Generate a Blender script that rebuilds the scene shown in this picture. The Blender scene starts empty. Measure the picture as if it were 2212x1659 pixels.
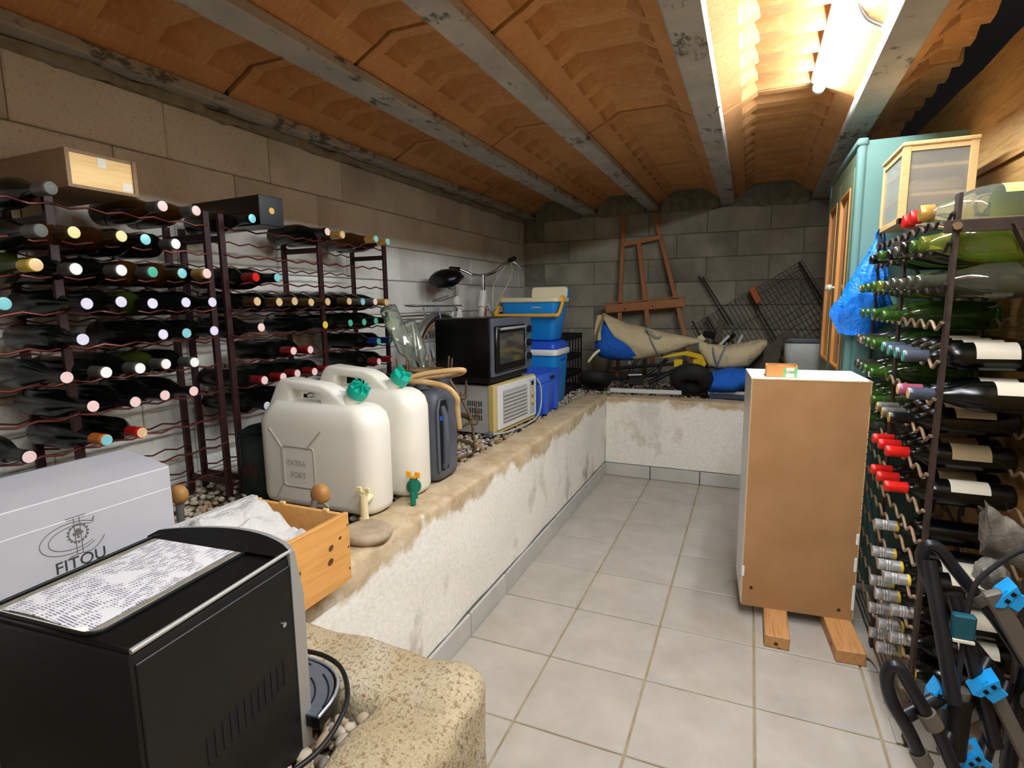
import bpy, bmesh, math, random
from mathutils import Vector, Matrix, Euler, noise
random.seed(7)
SC = bpy.context.scene
COL = SC.collection
PI = math.pi
# ------------------------------------------------------------------ camera, world, exposure
cam_d = bpy.data.cameras.new('camera'); cam = bpy.data.objects.new('camera', cam_d); COL.objects.link(cam)
cam_d.sensor_width = 36.0; cam_d.lens = 19.337; cam_d.clip_start = 0.02
def cam_rot(yaw, pitch, roll):
    cy, sy, cp, sp, cr, sr = math.cos(yaw), math.sin(yaw), math.cos(pitch), math.sin(pitch), math.cos(roll), math.sin(roll)
    f = Vector((sy*cp, cy*cp, sp)); r = Vector((cy, -sy, 0)); u = r.cross(f)
    r2 = cr*r + sr*u; u2 = -sr*r + cr*u
    return Matrix((r2, u2, -f)).transposed()
cam.matrix_world = Matrix.Translation((0, 0, 1.2441)) @ cam_rot(-0.407569633, -0.145406134, -0.013259286).to_4x4()
SC.camera = cam
w = bpy.data.worlds.new('world'); SC.world = w; w.use_nodes = True
w.node_tree.nodes['Background'].inputs[0].default_value = (0.9, 0.93, 1.0, 1)
w.node_tree.nodes['Background'].inputs[1].default_value = 0.02
SC.view_settings.view_transform = 'Standard'; SC.view_settings.look = 'None'
SC.view_settings.gamma = 1.0; SC.view_settings.use_curve_mapping = False
SC.view_settings.exposure = 3.08
LAMP_STRENGTH = 18.0
ASSUMED_LAMP_STRENGTH = 27.0

# ------------------------------------------------------------------ materials
def lin(c):
    if isinstance(c, str):
        c = tuple(int(c[i:i+2], 16) for i in (0, 2, 4))
    return tuple(((v/255)/12.92 if v/255 <= 0.04045 else (((v/255)+0.055)/1.055)**2.4) for v in c) + (1.0,)
class NT:
    def __init__(s, name):
        s.m = bpy.data.materials.new(name); s.m.use_nodes = True; s.t = s.m.node_tree
        s.b = s.t.nodes['Principled BSDF']; s.tc = s.n('ShaderNodeTexCoord')
    def n(s, t, **k):
        x = s.t.nodes.new(t)
        for a, v in k.items():
            setattr(x, a, v)
        return x
    def l(s, a, b): s.t.links.new(a, b)
    def coord(s, rand=False, scale=(1, 1, 1), rot=(0, 0, 0)):
        o = s.tc.outputs['Object']
        if rand:
            oi = s.n('ShaderNodeObjectInfo'); ma = s.n('ShaderNodeMath', operation='MULTIPLY'); ma.inputs[1].default_value = 91.7
            s.l(oi.outputs['Random'], ma.inputs[0])
            va = s.n('ShaderNodeVectorMath', operation='ADD'); s.l(o, va.inputs[0]); s.l(ma.outputs[0], va.inputs[1]); o = va.outputs[0]
        mp = s.n('ShaderNodeMapping'); mp.inputs['Scale'].default_value = scale; mp.inputs['Rotation'].default_value = rot
        s.l(o, mp.inputs['Vector']); return mp.outputs[0]
    def noise(s, vec, sc, det=4, rough=0.55, dist=0.0):
        x = s.n('ShaderNodeTexNoise'); x.inputs['Scale'].default_value = sc; x.inputs['Detail'].default_value = det
        x.inputs['Roughness'].default_value = rough; x.inputs['Distortion'].default_value = dist
        s.l(vec, x.inputs['Vector']); return x.outputs['Fac']
    def ramp(s, fac, stops):
        x = s.n('ShaderNodeValToRGB'); e = x.color_ramp.elements
        while len(e) < len(stops): e.new(0.5)
        for i, (p, c) in enumerate(stops):
            e[i].position = p; e[i].color = c if len(c) == 4 else c + (1,)
        s.l(fac, x.inputs[0]); return x.outputs[0]
    def mix(s, fac, a, b, mode='MIX'):
        x = s.n('ShaderNodeMix', data_type='RGBA', blend_type=mode)
        for i, v in ((0, fac), (6, a), (7, b)):
            if hasattr(v, 'is_linked'): s.l(v, x.inputs[i])
            else: x.inputs[i].default_value = v
        return x.outputs[2]
    def bump(s, h, strength=0.3, dist=0.01):
        x = s.n('ShaderNodeBump'); x.inputs['Strength'].default_value = strength; x.inputs['Distance'].default_value = dist
        s.l(h, x.inputs['Height']); s.l(x.outputs[0], s.b.inputs['Normal'])
    def set(s, **k):
        for a, v in k.items():
            i = s.b.inputs[a.replace('_', ' ')]
            if hasattr(v, 'is_linked'): s.l(v, i)
            else: i.default_value = v
        return s
BW0, BW1 = (0, 0, 0, 1), (1, 1, 1, 1)
def simple(name, c, rough=0.5, metal=0.0, c2=None, sc=8.0, bump=0.0, rand=False, trans=0.0, ior=1.45, coat=0.0, bsc=None):
    t = NT(name); c = lin(c)
    v = t.coord(rand)
    if c2:
        t.set(Base_Color=t.ramp(t.noise(v, sc), [(0.32, c), (0.68, lin(c2))]))
    else:
        t.set(Base_Color=c)
    if bump: t.bump(t.noise(v, bsc or sc*6, 3), bump, 0.004)
    t.set(Roughness=rough, Metallic=metal, Transmission_Weight=trans, IOR=ior, Coat_Weight=coat)
    return t.m
def wood(name, c, c2, knot=None, axis=1, sc=1.0, rough=0.5, rand=True, knots=1.2):
    t = NT(name); stretch = [15*sc, 15*sc, 15*sc]; stretch[axis] = 1.1*sc
    v = t.coord(rand, tuple(stretch))
    n1 = t.noise(v, 2.2, 6, 0.6, 0.35)
    col = t.ramp(n1, [(0.3, lin(c2)), (0.5, lin(c)), (0.72, lin(c2))])
    if knot:
        ks = [4.6*knots]*3; ks[axis] = 2.2*knots
        vo = t.n('ShaderNodeTexVoronoi'); vo.inputs['Scale'].default_value = 1.0; vo.inputs['Randomness'].default_value = 0.9
        t.l(t.coord(rand, tuple(ks)), vo.inputs['Vector'])
        k = t.ramp(vo.outputs['Distance'], [(0.10, BW1), (0.17, BW0)])
        col = t.mix(k, col, lin(knot))
    t.set(Base_Color=col, Roughness=rough); t.bump(n1, 0.12, 0.004)
    return t.m

def m_conc_block(name, a, b, dark):
    t = NT(name); v = t.coord(True)
    n1 = t.noise(v, 3.0, 5); n2 = t.noise(v, 90, 3, 0.7); n3 = t.noise(v, 1.4, 3)
    col = t.ramp(n1, [(0.3, lin(a)), (0.7, lin(b))])
    col = t.mix(t.ramp(n2, [(0.56, BW0), (0.72, (0.7, 0.7, 0.7, 1))]), col, lin(dark))
    col = t.mix(t.ramp(n3, [(0.5, BW0), (0.72, (0.75, 0.75, 0.75, 1))]), col, lin(dark))
    t.set(Base_Color=col, Roughness=0.95); t.bump(n2, 0.5, 0.004); return t.m
MAT = {}
MAT['block_left'] = m_conc_block('block_left', 'dcd6c8', 'efebdf', 'b0a698')
MAT['block_back'] = m_conc_block('block_back', '8f8b79', 'bdb7a0', '57554b')
MAT['mortar'] = simple('mortar', '8f8672', 0.95, c2='a89f8a', sc=20, bump=0.5)
MAT['mortar_dark'] = simple('mortar_dark', '77735f', 0.95, c2='938d76', sc=20, bump=0.5)
def m_plaster():
    t = NT('plaster'); v = t.coord()
    sep = t.n('ShaderNodeSeparateXYZ'); t.l(v, sep.inputs[0])
    n1 = t.noise(v, 3.2, 6, 0.62); n2 = t.noise(v, 60, 3); n3 = t.noise(t.coord(False, (2.0, 2.0, 1.2)), 1.9, 5, 0.65)
    ad = t.n('ShaderNodeMath', operation='MULTIPLY_ADD'); t.l(n1, ad.inputs[0]); ad.inputs[1].default_value = 0.34; t.l(sep.outputs[2], ad.inputs[2])
    peel = t.ramp(ad.outputs[0], [(0.675, BW0), (0.70, BW1)])
    white = t.ramp(n2, [(0.3, lin('e2dccd')), (0.7, lin('efeade'))])
    stain = t.ramp(n3, [(0.55, BW0), (0.68, (0.9, 0.9, 0.9, 1))])
    low = t.ramp(sep.outputs[2], [(0.12, BW1), (0.42, (0.25, 0.25, 0.25, 1))])
    fac = t.n('ShaderNodeMath', operation='MULTIPLY'); t.l(stain, fac.inputs[0]); t.l(low, fac.inputs[1])
    col = t.mix(fac.outputs[0], white, lin('8a795a'))
    col = t.mix(peel, col, t.ramp(t.noise(v, 9, 5, 0.7), [(0.3, lin('a68a64')), (0.7, lin('d0bd9b'))]))
    t.set(Base_Color=col, Roughness=0.92); t.bump(n2, 0.45, 0.006); return t.m
MAT['plaster'] = m_plaster()
def m_rough_conc():
    t = NT('rough_concrete'); v = t.coord()
    n1 = t.noise(v, 5, 5); n2 = t.noise(t.coord(False, (1, 1, 0.6)), 120, 3, 0.75); n3 = t.noise(v, 2.6, 4)
    col = t.ramp(n1, [(0.3, lin('9c8964')), (0.7, lin('b9aa8a'))])
    col = t.mix(t.ramp(n3, [(0.5, BW0), (0.66, (0.7, 0.7, 0.7, 1))]), col, lin('bfb8a8'))
    col = t.mix(t.ramp(n2, [(0.53, BW0), (0.62, (0.85, 0.85, 0.85, 1))]), col, lin('7a5c3c'))
    t.set(Base_Color=col, Roughness=0.95); t.bump(n2, 0.9, 0.006); return t.m
MAT['rough_concrete'] = m_rough_conc()
def m_tile():
    t = NT('floor_tile'); v = t.coord(True)
    n1 = t.noise(v, 7, 5, 0.6); n2 = t.noise(v, 45, 3); n3 = t.noise(v, 3, 3)
    col = t.ramp(n1, [(0.3, lin('a49d90')), (0.7, lin('b5aea2'))])
    col = t.mix(t.ramp(n3, [(0.6, BW0), (0.75, (0.35, 0.35, 0.35, 1))]), col, lin('9c8866'))
    t.set(Base_Color=col, Roughness=t.ramp(n2, [(0.3, (0.42,)*3), (0.7, (0.6,)*3)])); t.bump(n2, 0.05, 0.002); return t.m
MAT['tile'] = m_tile()
MAT['grout'] = simple('grout', '8d7856', 0.95, c2='a5946f', sc=12, bump=0.3)
MAT['skirting'] = simple('skirting_tile', 'b3b0a8', 0.5, c2='c0bcb2', sc=6, rand=True)
MAT['grout_dark'] = simple('grout_dark', '55534f', 0.9)
def m_fibre():
    t = NT('pressed_fibre'); v = t.coord(True)
    n1 = t.noise(v, 4, 4); n2 = t.noise(v, 110, 4, 0.7); n3 = t.noise(t.coord(True, (1, 3, 1)), 28, 3)
    col = t.ramp(n1, [(0.3, lin('c4864c')), (0.7, lin('dba062'))])
    col = t.mix(t.ramp(n3, [(0.52, BW0), (0.7, (0.4, 0.4, 0.4, 1))]), col, lin('e6b880'))
    col = t.mix(t.ramp(n2, [(0.6, BW0), (0.72, (0.7, 0.7, 0.7, 1))]), col, lin('6a4020'))
    t.set(Base_Color=col, Roughness=0.85); t.bump(n2, 0.5, 0.005); return t.m
MAT['fibre'] = m_fibre()
def m_beam():
    t = NT('beam_concrete'); v = t.coord()
    n1 = t.noise(v, 5, 5); n2 = t.noise(t.coord(False, (1, 0.45, 1)), 34, 4, 0.7); n3 = t.noise(v, 4.5, 3)
    col = t.ramp(n1, [(0.3, lin('a39d92')), (0.7, lin('bfb9ad'))])
    pit = t.n('ShaderNodeMath', operation='MULTIPLY'); t.l(n2, pit.inputs[0]); t.l(n3, pit.inputs[1])
    col = t.mix(t.ramp(pit.outputs[0], [(0.30, BW0), (0.36, (0.85, 0.85, 0.85, 1))]), col, lin('4e4a44'))
    t.set(Base_Color=col, Roughness=0.85); t.bump(n2, 0.35, 0.005); return t.m
MAT['beam'] = m_beam()
MAT['slab'] = simple('slab', '3b3733', 0.95)
MAT['front_wall'] = simple('front_wall_paint', 'b9ab94', 0.9, c2='cfc4ae', sc=3)
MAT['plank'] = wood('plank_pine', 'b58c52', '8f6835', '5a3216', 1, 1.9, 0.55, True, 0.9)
MAT['pine'] = wood('pine', 'd79d55', 'c68a44', '6b3d1c', 1, 1.3, 0.5, True, 2.2)
MAT['pine_pale'] = wood('pine_pale', 'dbb47a', 'cda268', None, 1, 2.0, 0.5)
MAT['pine_block'] = wood('pine_block', 'c8935a', 'a8703c', '3a2616', 1, 2.0, 0.6, True, 4)
MAT['easel'] = wood('easel_wood', 'c37f4b', 'b06e3c', None, 2, 2.0, 0.5)
MAT['crate_pale'] = wood('crate_pale', 'f0c883', 'e3b56c', None, 1, 2.0, 0.5)
MAT['crate_side'] = wood('crate_side', '8a6a48', '775a3c', None, 0, 2.0, 0.6)
MAT['hardboard'] = simple('hardboard', 'a5794c', 0.6, c2='b2875a', sc=5, bump=0.12, bsc=160)
MAT['rack_red'] = simple('rack_lacquer', '260e0c', 0.5, 0.1, c2='32120f', sc=20)
MAT['wire_red'] = simple('wire_lacquer', '6e3128', 0.35, 0.5)
MAT['rust'] = simple('rusty_steel', '32261f', 0.7, 0.2, c2='46362d', sc=30, bump=0.3)
MAT['wire_tan'] = simple('bent_wire', 'b29a7c', 0.45, 0.4, c2='8f7557', sc=20)
MAT['glass_black'] = simple('dark_bottle_glass', '060705', 0.22, 0, c2='0a0d07', sc=6)
MAT['glass_amber'] = simple('amber_bottle_glass', '2a1606', 0.2, 0, c2='3d2209', sc=6)
MAT['glass_olive'] = simple('olive_bottle_glass', '1f2408', 0.2, 0, c2='2c330c', sc=6)
MAT['glass_green'] = simple('green_bottle_glass', '5f8f3a', 0.06, trans=0.75, ior=1.45)
MAT['glass_yellow'] = simple('yellow_green_glass', 'c3cf5a', 0.05, trans=0.85, ior=1.45)
MAT['glass_smoke'] = simple('smoky_glass', '6f6f5c', 0.06, trans=0.7, ior=1.45)
MAT['glass_clear'] = simple('clear_glass', 'f2f7ee', 0.03, trans=0.95, ior=1.35)
MAT['window_glass'] = simple('door_glass', '98a69a', 0.08, trans=0.75, ior=1.2)
def frosted(): return simple('frosted_pane', 'dfdacd', 0.16, trans=0.8, ior=1.12)
MAT['frosted'] = frosted()
for k, c, r, me in (('white', 'f7f4ee', 0.3, 0), ('pink', 'f6d0c8', 0.3, 0), ('cream', 'efdf9c', 0.35, 0), ('cyan', '8fd8dc', 0.3, 0.2), ('green', '4fb592', 0.35, 0.1),
                    ('red', 'd5241c', 0.3, 0.1), ('darkred', '8e1a1c', 0.3, 0.1), ('orange', 'd9721c', 0.35, 0), ('gold', 'd7a550', 0.3, 0.4), ('goldleaf', '5a4318', 0.35, 0.4),
                    ('blue', '1a2a7d', 0.3, 0.1), ('black', '0c0b0c', 0.35, 0), ('grey', '5b5951', 0.45, 0), ('lilac', 'e6def2', 0.3, 0), ('silver', 'c8c7c6', 0.25, 0.6),
                    ('yellow', 'e2c341', 0.35, 0), ('maroonpink', 'a8526a', 0.35, 0), ('cork', 'b48a58', 0.8, 0), ('peach', 'f0c796', 0.3, 0.2), ('slate', '4f5562', 0.3, 0.2),
                    ('redcap', 'e0201a', 0.35, 0), ('paper', 'e4dcc6', 0.7, 0), ('paperold', 'b9a780', 0.75, 0)):
    MAT['c_'+k] = simple('cap_'+k, c, r, me)  # pink and lilac are lightened to carry lamp glare on the capsule tops
MAT['hdpe'] = simple('milky_plastic', 'e2dccb', 0.42, c2='e9e4d6', sc=2.5)
MAT['hdpe_line'] = simple('milky_plastic_edge', 'b7ae9b', 0.5)
MAT['capgreen'] = simple('green_plastic', '0fa48a', 0.35)
MAT['tapgreen'] = simple('dark_green_plastic', '0a6e58', 0.4)
MAT['taporange'] = simple('orange_plastic', 'f0a428', 0.4)
MAT['cream_plastic'] = simple('cream_plastic', 'e9d9a8', 0.45)
MAT['dark_plastic'] = simple('dark_grey_plastic', '4a4d53', 0.5, c2='595c62', sc=10, bump=0.1)
MAT['black_plastic'] = simple('black_plastic', '070707', 0.5, c2='0b0b0a', sc=30, bump=0.06, bsc=300)
MAT['gloss_black'] = simple('glossy_black', '050505', 0.3, c2='080807', sc=40)
MAT['deep'] = simple('deep_black', '020202', 0.9)
MAT['window_dark'] = simple('oven_window', '3a3a36', 0.08, trans=0.0, coat=0.6)
MAT['knot'] = simple('wood_knot', '6b3f1e', 0.6, c2='4c2a12', sc=60)
MAT['slate_metal'] = simple('slate_metal', '4a5262', 0.4, 0.4)
MAT['silver'] = simple('satin_silver', '98958e', 0.38, 0.25)
MAT['chrome'] = simple('chrome', 'c9c9c9', 0.15, 1.0)
MAT['alu'] = simple('aluminium', 'b9bcc2', 0.35, 0.6)
MAT['tray_grey'] = simple('dusty_grey_plastic', '6f675a', 0.6, c2='857c6c', sc=25)
MAT['carton'] = simple('white_carton', 'b4b2b4', 0.75, c2='bcb9bb', sc=3)
MAT['tape'] = simple('packing_tape', '8d8a86', 0.25)
MAT['ink'] = simple('dark_ink', '3a3630', 0.8)
MAT['ink_grey'] = simple('brown_ink', '6a6156', 0.8)
def m_cloth(name, a, b):
    t = NT(name); v = t.coord(); t.set(Base_Color=t.ramp(t.noise(v, 5), [(0.3, lin(a)), (0.7, lin(b))]), Roughness=0.9)
    t.bump(t.noise(v, 14, 4, 0.6, 1.5), 0.7, 0.02); return t.m
MAT['cloth'] = m_cloth('white_cloth', 'bdb7b0', 'cac5be')
MAT['canvas'] = m_cloth('beige_canvas', 'cdb98e', 'd8c69e')
MAT['blue_fabric'] = m_cloth('blue_fabric', '1458b8', '1c6ad0')
MAT['strap'] = simple('grey_strap', '8d8c8c', 0.8)
MAT['ivory'] = simple('ivory_plastic', 'e9e0b0', 0.5)
MAT['yellow_metal'] = simple('yellow_metal', 'e0bb12', 0.45)
MAT['black_rubber'] = simple('black_rubber', '151412', 0.75, c2='24221f', sc=14, bump=0.3)
MAT['grey_metal'] = simple('grey_steel', '6a665e', 0.4, 0.6, c2='87827a', sc=15)
MAT['white_metal'] = simple('white_enamel', 'd9d7d2', 0.4, c2='cfcdc8', sc=4)
MAT['white_lam'] = simple('white_laminate', 'eef0f0', 0.35)
MAT['ac_grey'] = simple('grey_enamel', 'a5a29b', 0.45, c2='aeaba4', sc=4)
MAT['ac_gold'] = simple('yellowed_plastic', 'c3ac6c', 0.45)
MAT['blue1'] = simple('sky_blue_plastic', '1a86d0', 0.4)
MAT['blue2'] = simple('deep_blue_plastic', '1f4fc0', 0.4)
MAT['blue3'] = simple('crate_blue_plastic', '2f5ec8', 0.45)
MAT['cream_rim'] = simple('cream_rim_plastic', 'ecdfb8', 0.45)
MAT['amber_plastic'] = simple('amber_plastic', 'f0a62c', 0.4)
MAT['bike_white'] = simple('bike_white_paint', 'ddd9cc', 0.3)
MAT['bike_red'] = simple('bike_decal', 'cc4a2c', 0.4)
MAT['tyre_tan'] = simple('tan_tyre_wall', 'c07a36', 0.7)
MAT['mudguard'] = simple('steel_mudguard', '9a948c', 0.35, 0.7)
MAT['hose'] = simple('old_clear_hose', 'd8b98a', 0.35, c2='b98a4c', sc=16)
MAT['dry_rack'] = simple('rusty_zinc', '6b5334', 0.6, 0.4, c2='84684a', sc=20)
MAT['green_can'] = simple('dark_green_paint', '0d1c13', 0.4, c2='11291b', sc=5)
MAT['green_can_red'] = simple('dark_red_emblem', '3c1214', 0.5)
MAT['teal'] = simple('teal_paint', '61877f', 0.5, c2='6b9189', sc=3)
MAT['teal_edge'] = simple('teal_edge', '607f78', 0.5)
MAT['door_paint'] = simple('door_olive_paint', '6f7a5c', 0.5)
MAT['door_trim'] = simple('door_orange_trim', 'd28a44', 0.5)
MAT['knob_white'] = simple('white_knob', 'd6d6bc', 0.4)
def m_bag():
    t = NT('blue_bag_plastic'); v = t.coord()
    t.set(Base_Color=lin('1c7fe8'), Roughness=0.3, Transmission_Weight=0.0); t.bump(t.noise(v, 22, 4, 0.6, 1.0), 0.7, 0.02); return t.m
MAT['bag'] = m_bag()
MAT['carrier'] = simple('carrier_tube', '17171a', 0.35, 0.2, c2='232326', sc=12)
MAT['carrier_grey'] = simple('carrier_grey_bar', '6b655a', 0.5, 0.3)
MAT['clip_blue'] = simple('clip_blue', '1f9fe6', 0.4)
MAT['teal_dark'] = simple('dark_teal_plastic', '12525e', 0.35)
MAT['plastic_wrap'] = simple('grey_film', '4a4843', 0.3, c2='8a8478', sc=18, bump=0.6)
MAT['grey_bin'] = simple('pale_grey_plastic', 'b9bdb6', 0.5)
MAT['orange_tag'] = simple('orange_wood_tag', 'c4672a', 0.6)
MAT['plaster_box'] = simple('orange_carton', 'd38a44', 0.7, c2='dd9a58', sc=8)
MAT['box_green'] = simple('green_print', '7cc47a', 0.6)
MAT['box_green_d'] = simple('dark_green_print', '2f8a3c', 0.6)
MAT['label_green'] = simple('lime_label', 'd9e27c', 0.6, c2='c9d96a', sc=18)
MAT['old_wood'] = wood('old_wood', '5a5040', '463d31', None, 1, 1.0, 0.8)
MAT['stone'] = simple('grey_stone', '9a8468', 0.9, c2='b5a184', sc=14, bump=0.5)
MAT['knob_orange'] = simple('worn_orange_wood', 'bf8a4c', 0.5, c2='9c6a34', sc=12)
MAT['gravel_soil'] = simple('gravel_soil', '4d4030', 1.0, c2='6b5a44', sc=30, bump=0.8)
def m_pebble():
    t = NT('pebble_stone'); oi = t.n('ShaderNodeObjectInfo'); v = t.coord(True)
    base = t.ramp(oi.outputs['Random'], [(0.0, lin('7d766b')), (0.25, lin('a39277')), (0.5, lin('bbaf9a')), (0.7, lin('94683f')), (0.85, lin('b0a28b')), (1.0, lin('6a6257'))])
    n = t.noise(v, 60, 3); t.set(Base_Color=t.mix(t.ramp(n, [(0.4, BW0), (0.7, (0.35, 0.35, 0.35, 1))]), base, lin('6a5c4a')), Roughness=0.75); return t.m
MAT['pebble'] = m_pebble()
def m_gravel():
    t = NT('gravel_stones'); vo = t.n('ShaderNodeTexVoronoi'); vo.inputs['Scale'].default_value = 42; t.l(t.coord(), vo.inputs['Vector'])
    sp = t.n('ShaderNodeSeparateColor'); t.l(vo.outputs['Color'], sp.inputs[0])
    t.set(Base_Color=t.ramp(sp.outputs[0], [(0.0, lin('8e877c')), (0.3, lin('b8a78c')), (0.6, lin('d5c9b4')), (0.8, lin('a87f52')), (1.0, lin('9a9183'))]), Roughness=0.8); return t.m
MAT['gravel'] = m_gravel()
def m_emit(name, c, s):
    t = NT(name); t.set(Base_Color=lin(c), Emission_Color=lin(c), Emission_Strength=s); return t.m
MAT['tube_light'] = m_emit('lit_tube', 'e3f0fb', LAMP_STRENGTH)
MAT['tube_glow'] = m_emit('tube_back_glow', 'e3f0fb', LAMP_STRENGTH*0.02)
MAT['assumed_tube_light'] = m_emit('assumed_lit_tube', 'e3f0fb', ASSUMED_LAMP_STRENGTH)  # emitter of the assumed, unseen second lamp
def m_paper():
    t = NT('printed_leaflet'); v = t.coord()
    sep = t.n('ShaderNodeSeparateXYZ'); t.l(v, sep.inputs[0])
    wv = t.n('ShaderNodeMath', operation='MULTIPLY'); t.l(sep.outputs[1], wv.inputs[0]); wv.inputs[1].default_value = 270.0
    fr = t.n('ShaderNodeMath', operation='FRACT'); t.l(wv.outputs[0], fr.inputs[0])
    line = t.ramp(fr.outputs[0], [(0.45, BW0), (0.55, BW1)])
    n = t.noise(t.coord(False, (230, 60, 1)), 1.0, 2); gap = t.ramp(n, [(0.46, BW0), (0.52, BW1)])
    n2 = t.noise(t.coord(False, (14, 22, 1)), 1.0, 1); blk = t.ramp(n2, [(0.40, BW0), (0.43, BW1)])
    a = t.mix(1.0, line, gap, 'MULTIPLY'); b = t.mix(1.0, a, blk, 'MULTIPLY')
    t.set(Base_Color=t.mix(b, lin('c6c2c0'), lin('6a6670')), Roughness=0.8); return t.m
MAT['leaflet'] = m_paper()

# ------------------------------------------------------------------ geometry helpers
class G:
    """collects shapes in one bmesh (world coordinates unless T is given)"""
    def __init__(s, T=None): s.b = bmesh.new(); s.T = T or Matrix.Identity(4)
    def add(s, verts, faces, M=None):
        T = s.T @ M if M else s.T
        vs = [s.b.verts.new(T @ Vector(v)) for v in verts]
        for f in faces:
            try: s.b.faces.new([vs[i] for i in f])
            except ValueError: pass
        return s
    def box(s, x0, x1, y0, y1, z0, z1, bev=0.0, M=None, seg=1):
        t = bmesh.new(); bmesh.ops.create_cube(t, size=1.0)
        for v in t.verts:
            v.co = Vector(((x0+x1)/2+v.co.x*(x1-x0), (y0+y1)/2+v.co.y*(y1-y0), (z0+z1)/2+v.co.z*(z1-z0)))
        if bev: bmesh.ops.bevel(t, geom=t.edges[:], offset=bev, segments=seg, affect='EDGES', profile=0.5)
        return s.merge(t, M)
    def merge(s, t, M=None):
        t.verts.index_update()
        s.add([v.co.copy() for v in t.verts], [[v.index for v in f.verts] for f in t.faces], M); t.free(); return s
    def bar(s, a, b, w, h, up=(0, 0, 1), bev=0.0):
        a, b = Vector(a), Vector(b); d = (b-a); L = d.length; d.normalize(); u = Vector(up); r = d.cross(u)
        if r.length < 1e-4: r = d.cross(Vector((1, 0, 0)))
        r.normalize(); u = r.cross(d)
        M = Matrix((r, d, u)).transposed().to_4x4(); M.translation = (a+b)/2
        return s.box(-w/2, w/2, -L/2, L/2, -h/2, h/2, bev, M)
    def tube(s, pts, r, seg=8, closed=False, cap=True, flat=1.0, M=None):
        P = [Vector(p) for p in pts]; n = len(P); R = r if isinstance(r, (list, tuple)) else [r]*n
        t0 = (P[1]-P[0]).normalized(); u = t0.orthogonal().normalized()
        vs, fs = [], []
        for i in range(n):
            a = P[i-1] if (i > 0 or closed) else P[i]; b = P[(i+1) % n] if (i < n-1 or closed) else P[i]
            t = (b-a).normalized(); u = (u - t*u.dot(t)).normalized(); v = t.cross(u)
            for k in range(seg):
                an = 2*PI*k/seg; vs.append(P[i] + (u*math.cos(an) + v*math.sin(an)*flat)*R[i])
        for i in range(n if closed else n-1):
            for k in range(seg):
                a, b = i*seg+k, i*seg+(k+1) % seg; c, d = ((i+1) % n)*seg+(k+1) % seg, ((i+1) % n)*seg+k
                fs.append((a, b, c, d))
        if cap and not closed:
            fs.append(tuple(range(seg))[::-1]); fs.append(tuple((n-1)*seg+k for k in range(seg)))
        return s.add(vs, fs, M)
    def lathe(s, prof, seg=16, M=None, a0=0.0, a1=2*PI):
        """profile (h, r) about local X"""
        full = abs(a1-a0-2*PI) < 1e-6; vs, fs = [], []; m = seg if full else seg+1
        for h, r in prof:
            for k in range(m):
                an = a0 + (a1-a0)*k/seg; vs.append((h, r*math.cos(an), r*math.sin(an)))
        for i in range(len(prof)-1):
            for k in range(seg):
                b = (k+1) % m if full else k+1
                fs.append((i*m+k, i*m+b, (i+1)*m+b, (i+1)*m+k))
        if full:
            if prof[0][1] > 1e-5: fs.append(tuple(range(m))[::-1])
            if prof[-1][1] > 1e-5: fs.append(tuple((len(prof)-1)*m+k for k in range(m)))
        return s.add(vs, fs, M)
    def cyl(s, a, b, r, seg=16, r2=None):
        return s.tube([a, b], [r, r if r2 is None else r2], seg)
    def ell(s, c, r, sub=1, M=None):
        t = bmesh.new(); bmesh.ops.create_icosphere(t, subdivisions=sub, radius=1.0)
        if not isinstance(r, (tuple, list)): r = (r, r, r)
        for v in t.verts: v.co = Vector((v.co.x*r[0]+c[0], v.co.y*r[1]+c[1], v.co.z*r[2]+c[2]))
        return s.merge(t, M)
    def prism(s, poly, axis, a, b, M=None):
        """polygon extruded along axis; poly in the other two axes in x,y,z order"""
        n = len(poly)
        def P(q, h):
            q = list(q); q.insert(axis, h); return tuple(q)
        vs = [P(q, a) for q in poly] + [P(q, b) for q in poly]
        fs = [tuple(range(n))[::-1], tuple(range(n, 2*n))] + [(i, (i+1) % n, n+(i+1) % n, n+i) for i in range(n)]
        return s.add(vs, fs, M)
    def rings(s, rr, cap=True, M=None):
        n = len(rr[0]); vs = [p for r in rr for p in r]; fs = []
        for i in range(len(rr)-1):
            for k in range(n): fs.append((i*n+k, i*n+(k+1) % n, (i+1)*n+(k+1) % n, (i+1)*n+k))
        if cap: fs.append(tuple(range(n))[::-1]); fs.append(tuple((len(rr)-1)*n+k for k in range(n)))
        return s.add(vs, fs, M)
    def surf(s, nu, nv, fn):
        vs = [fn(i/nu, j/nv) for i in range(nu+1) for j in range(nv+1)]
        fs = [(i*(nv+1)+j, (i+1)*(nv+1)+j, (i+1)*(nv+1)+j+1, i*(nv+1)+j+1) for i in range(nu) for j in range(nv)]
        return s.add(vs, fs)
    def mesh(s, name, mat, smooth=None, inv=None):
        bmesh.ops.recalc_face_normals(s.b, faces=s.b.faces[:])
        if inv: bmesh.ops.transform(s.b, matrix=inv, verts=s.b.verts[:])
        me = bpy.data.meshes.new(name); s.b.to_mesh(me); s.b.free()
        me.materials.append(MAT[mat] if isinstance(mat, str) else mat)
        if smooth is not None:
            me.polygons.foreach_set('use_smooth', [True]*len(me.polygons))
            try: me.set_sharp_from_angle(angle=math.radians(smooth))
            except Exception: pass
        return me
def world_of(o):
    M = Matrix.LocRotScale(o.location, o.rotation_euler, o.scale)
    return world_of(o.parent) @ M if o.parent else M
def part(name, g, mat, parent, smooth=None, label=None, kind=None):
    me = g.mesh(name, mat, smooth, world_of(parent).inverted()); o = bpy.data.objects.new(name, me); COL.objects.link(o); o.parent = parent
    if label: o['label'] = label
    if kind: o['kind'] = kind
    return o
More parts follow.
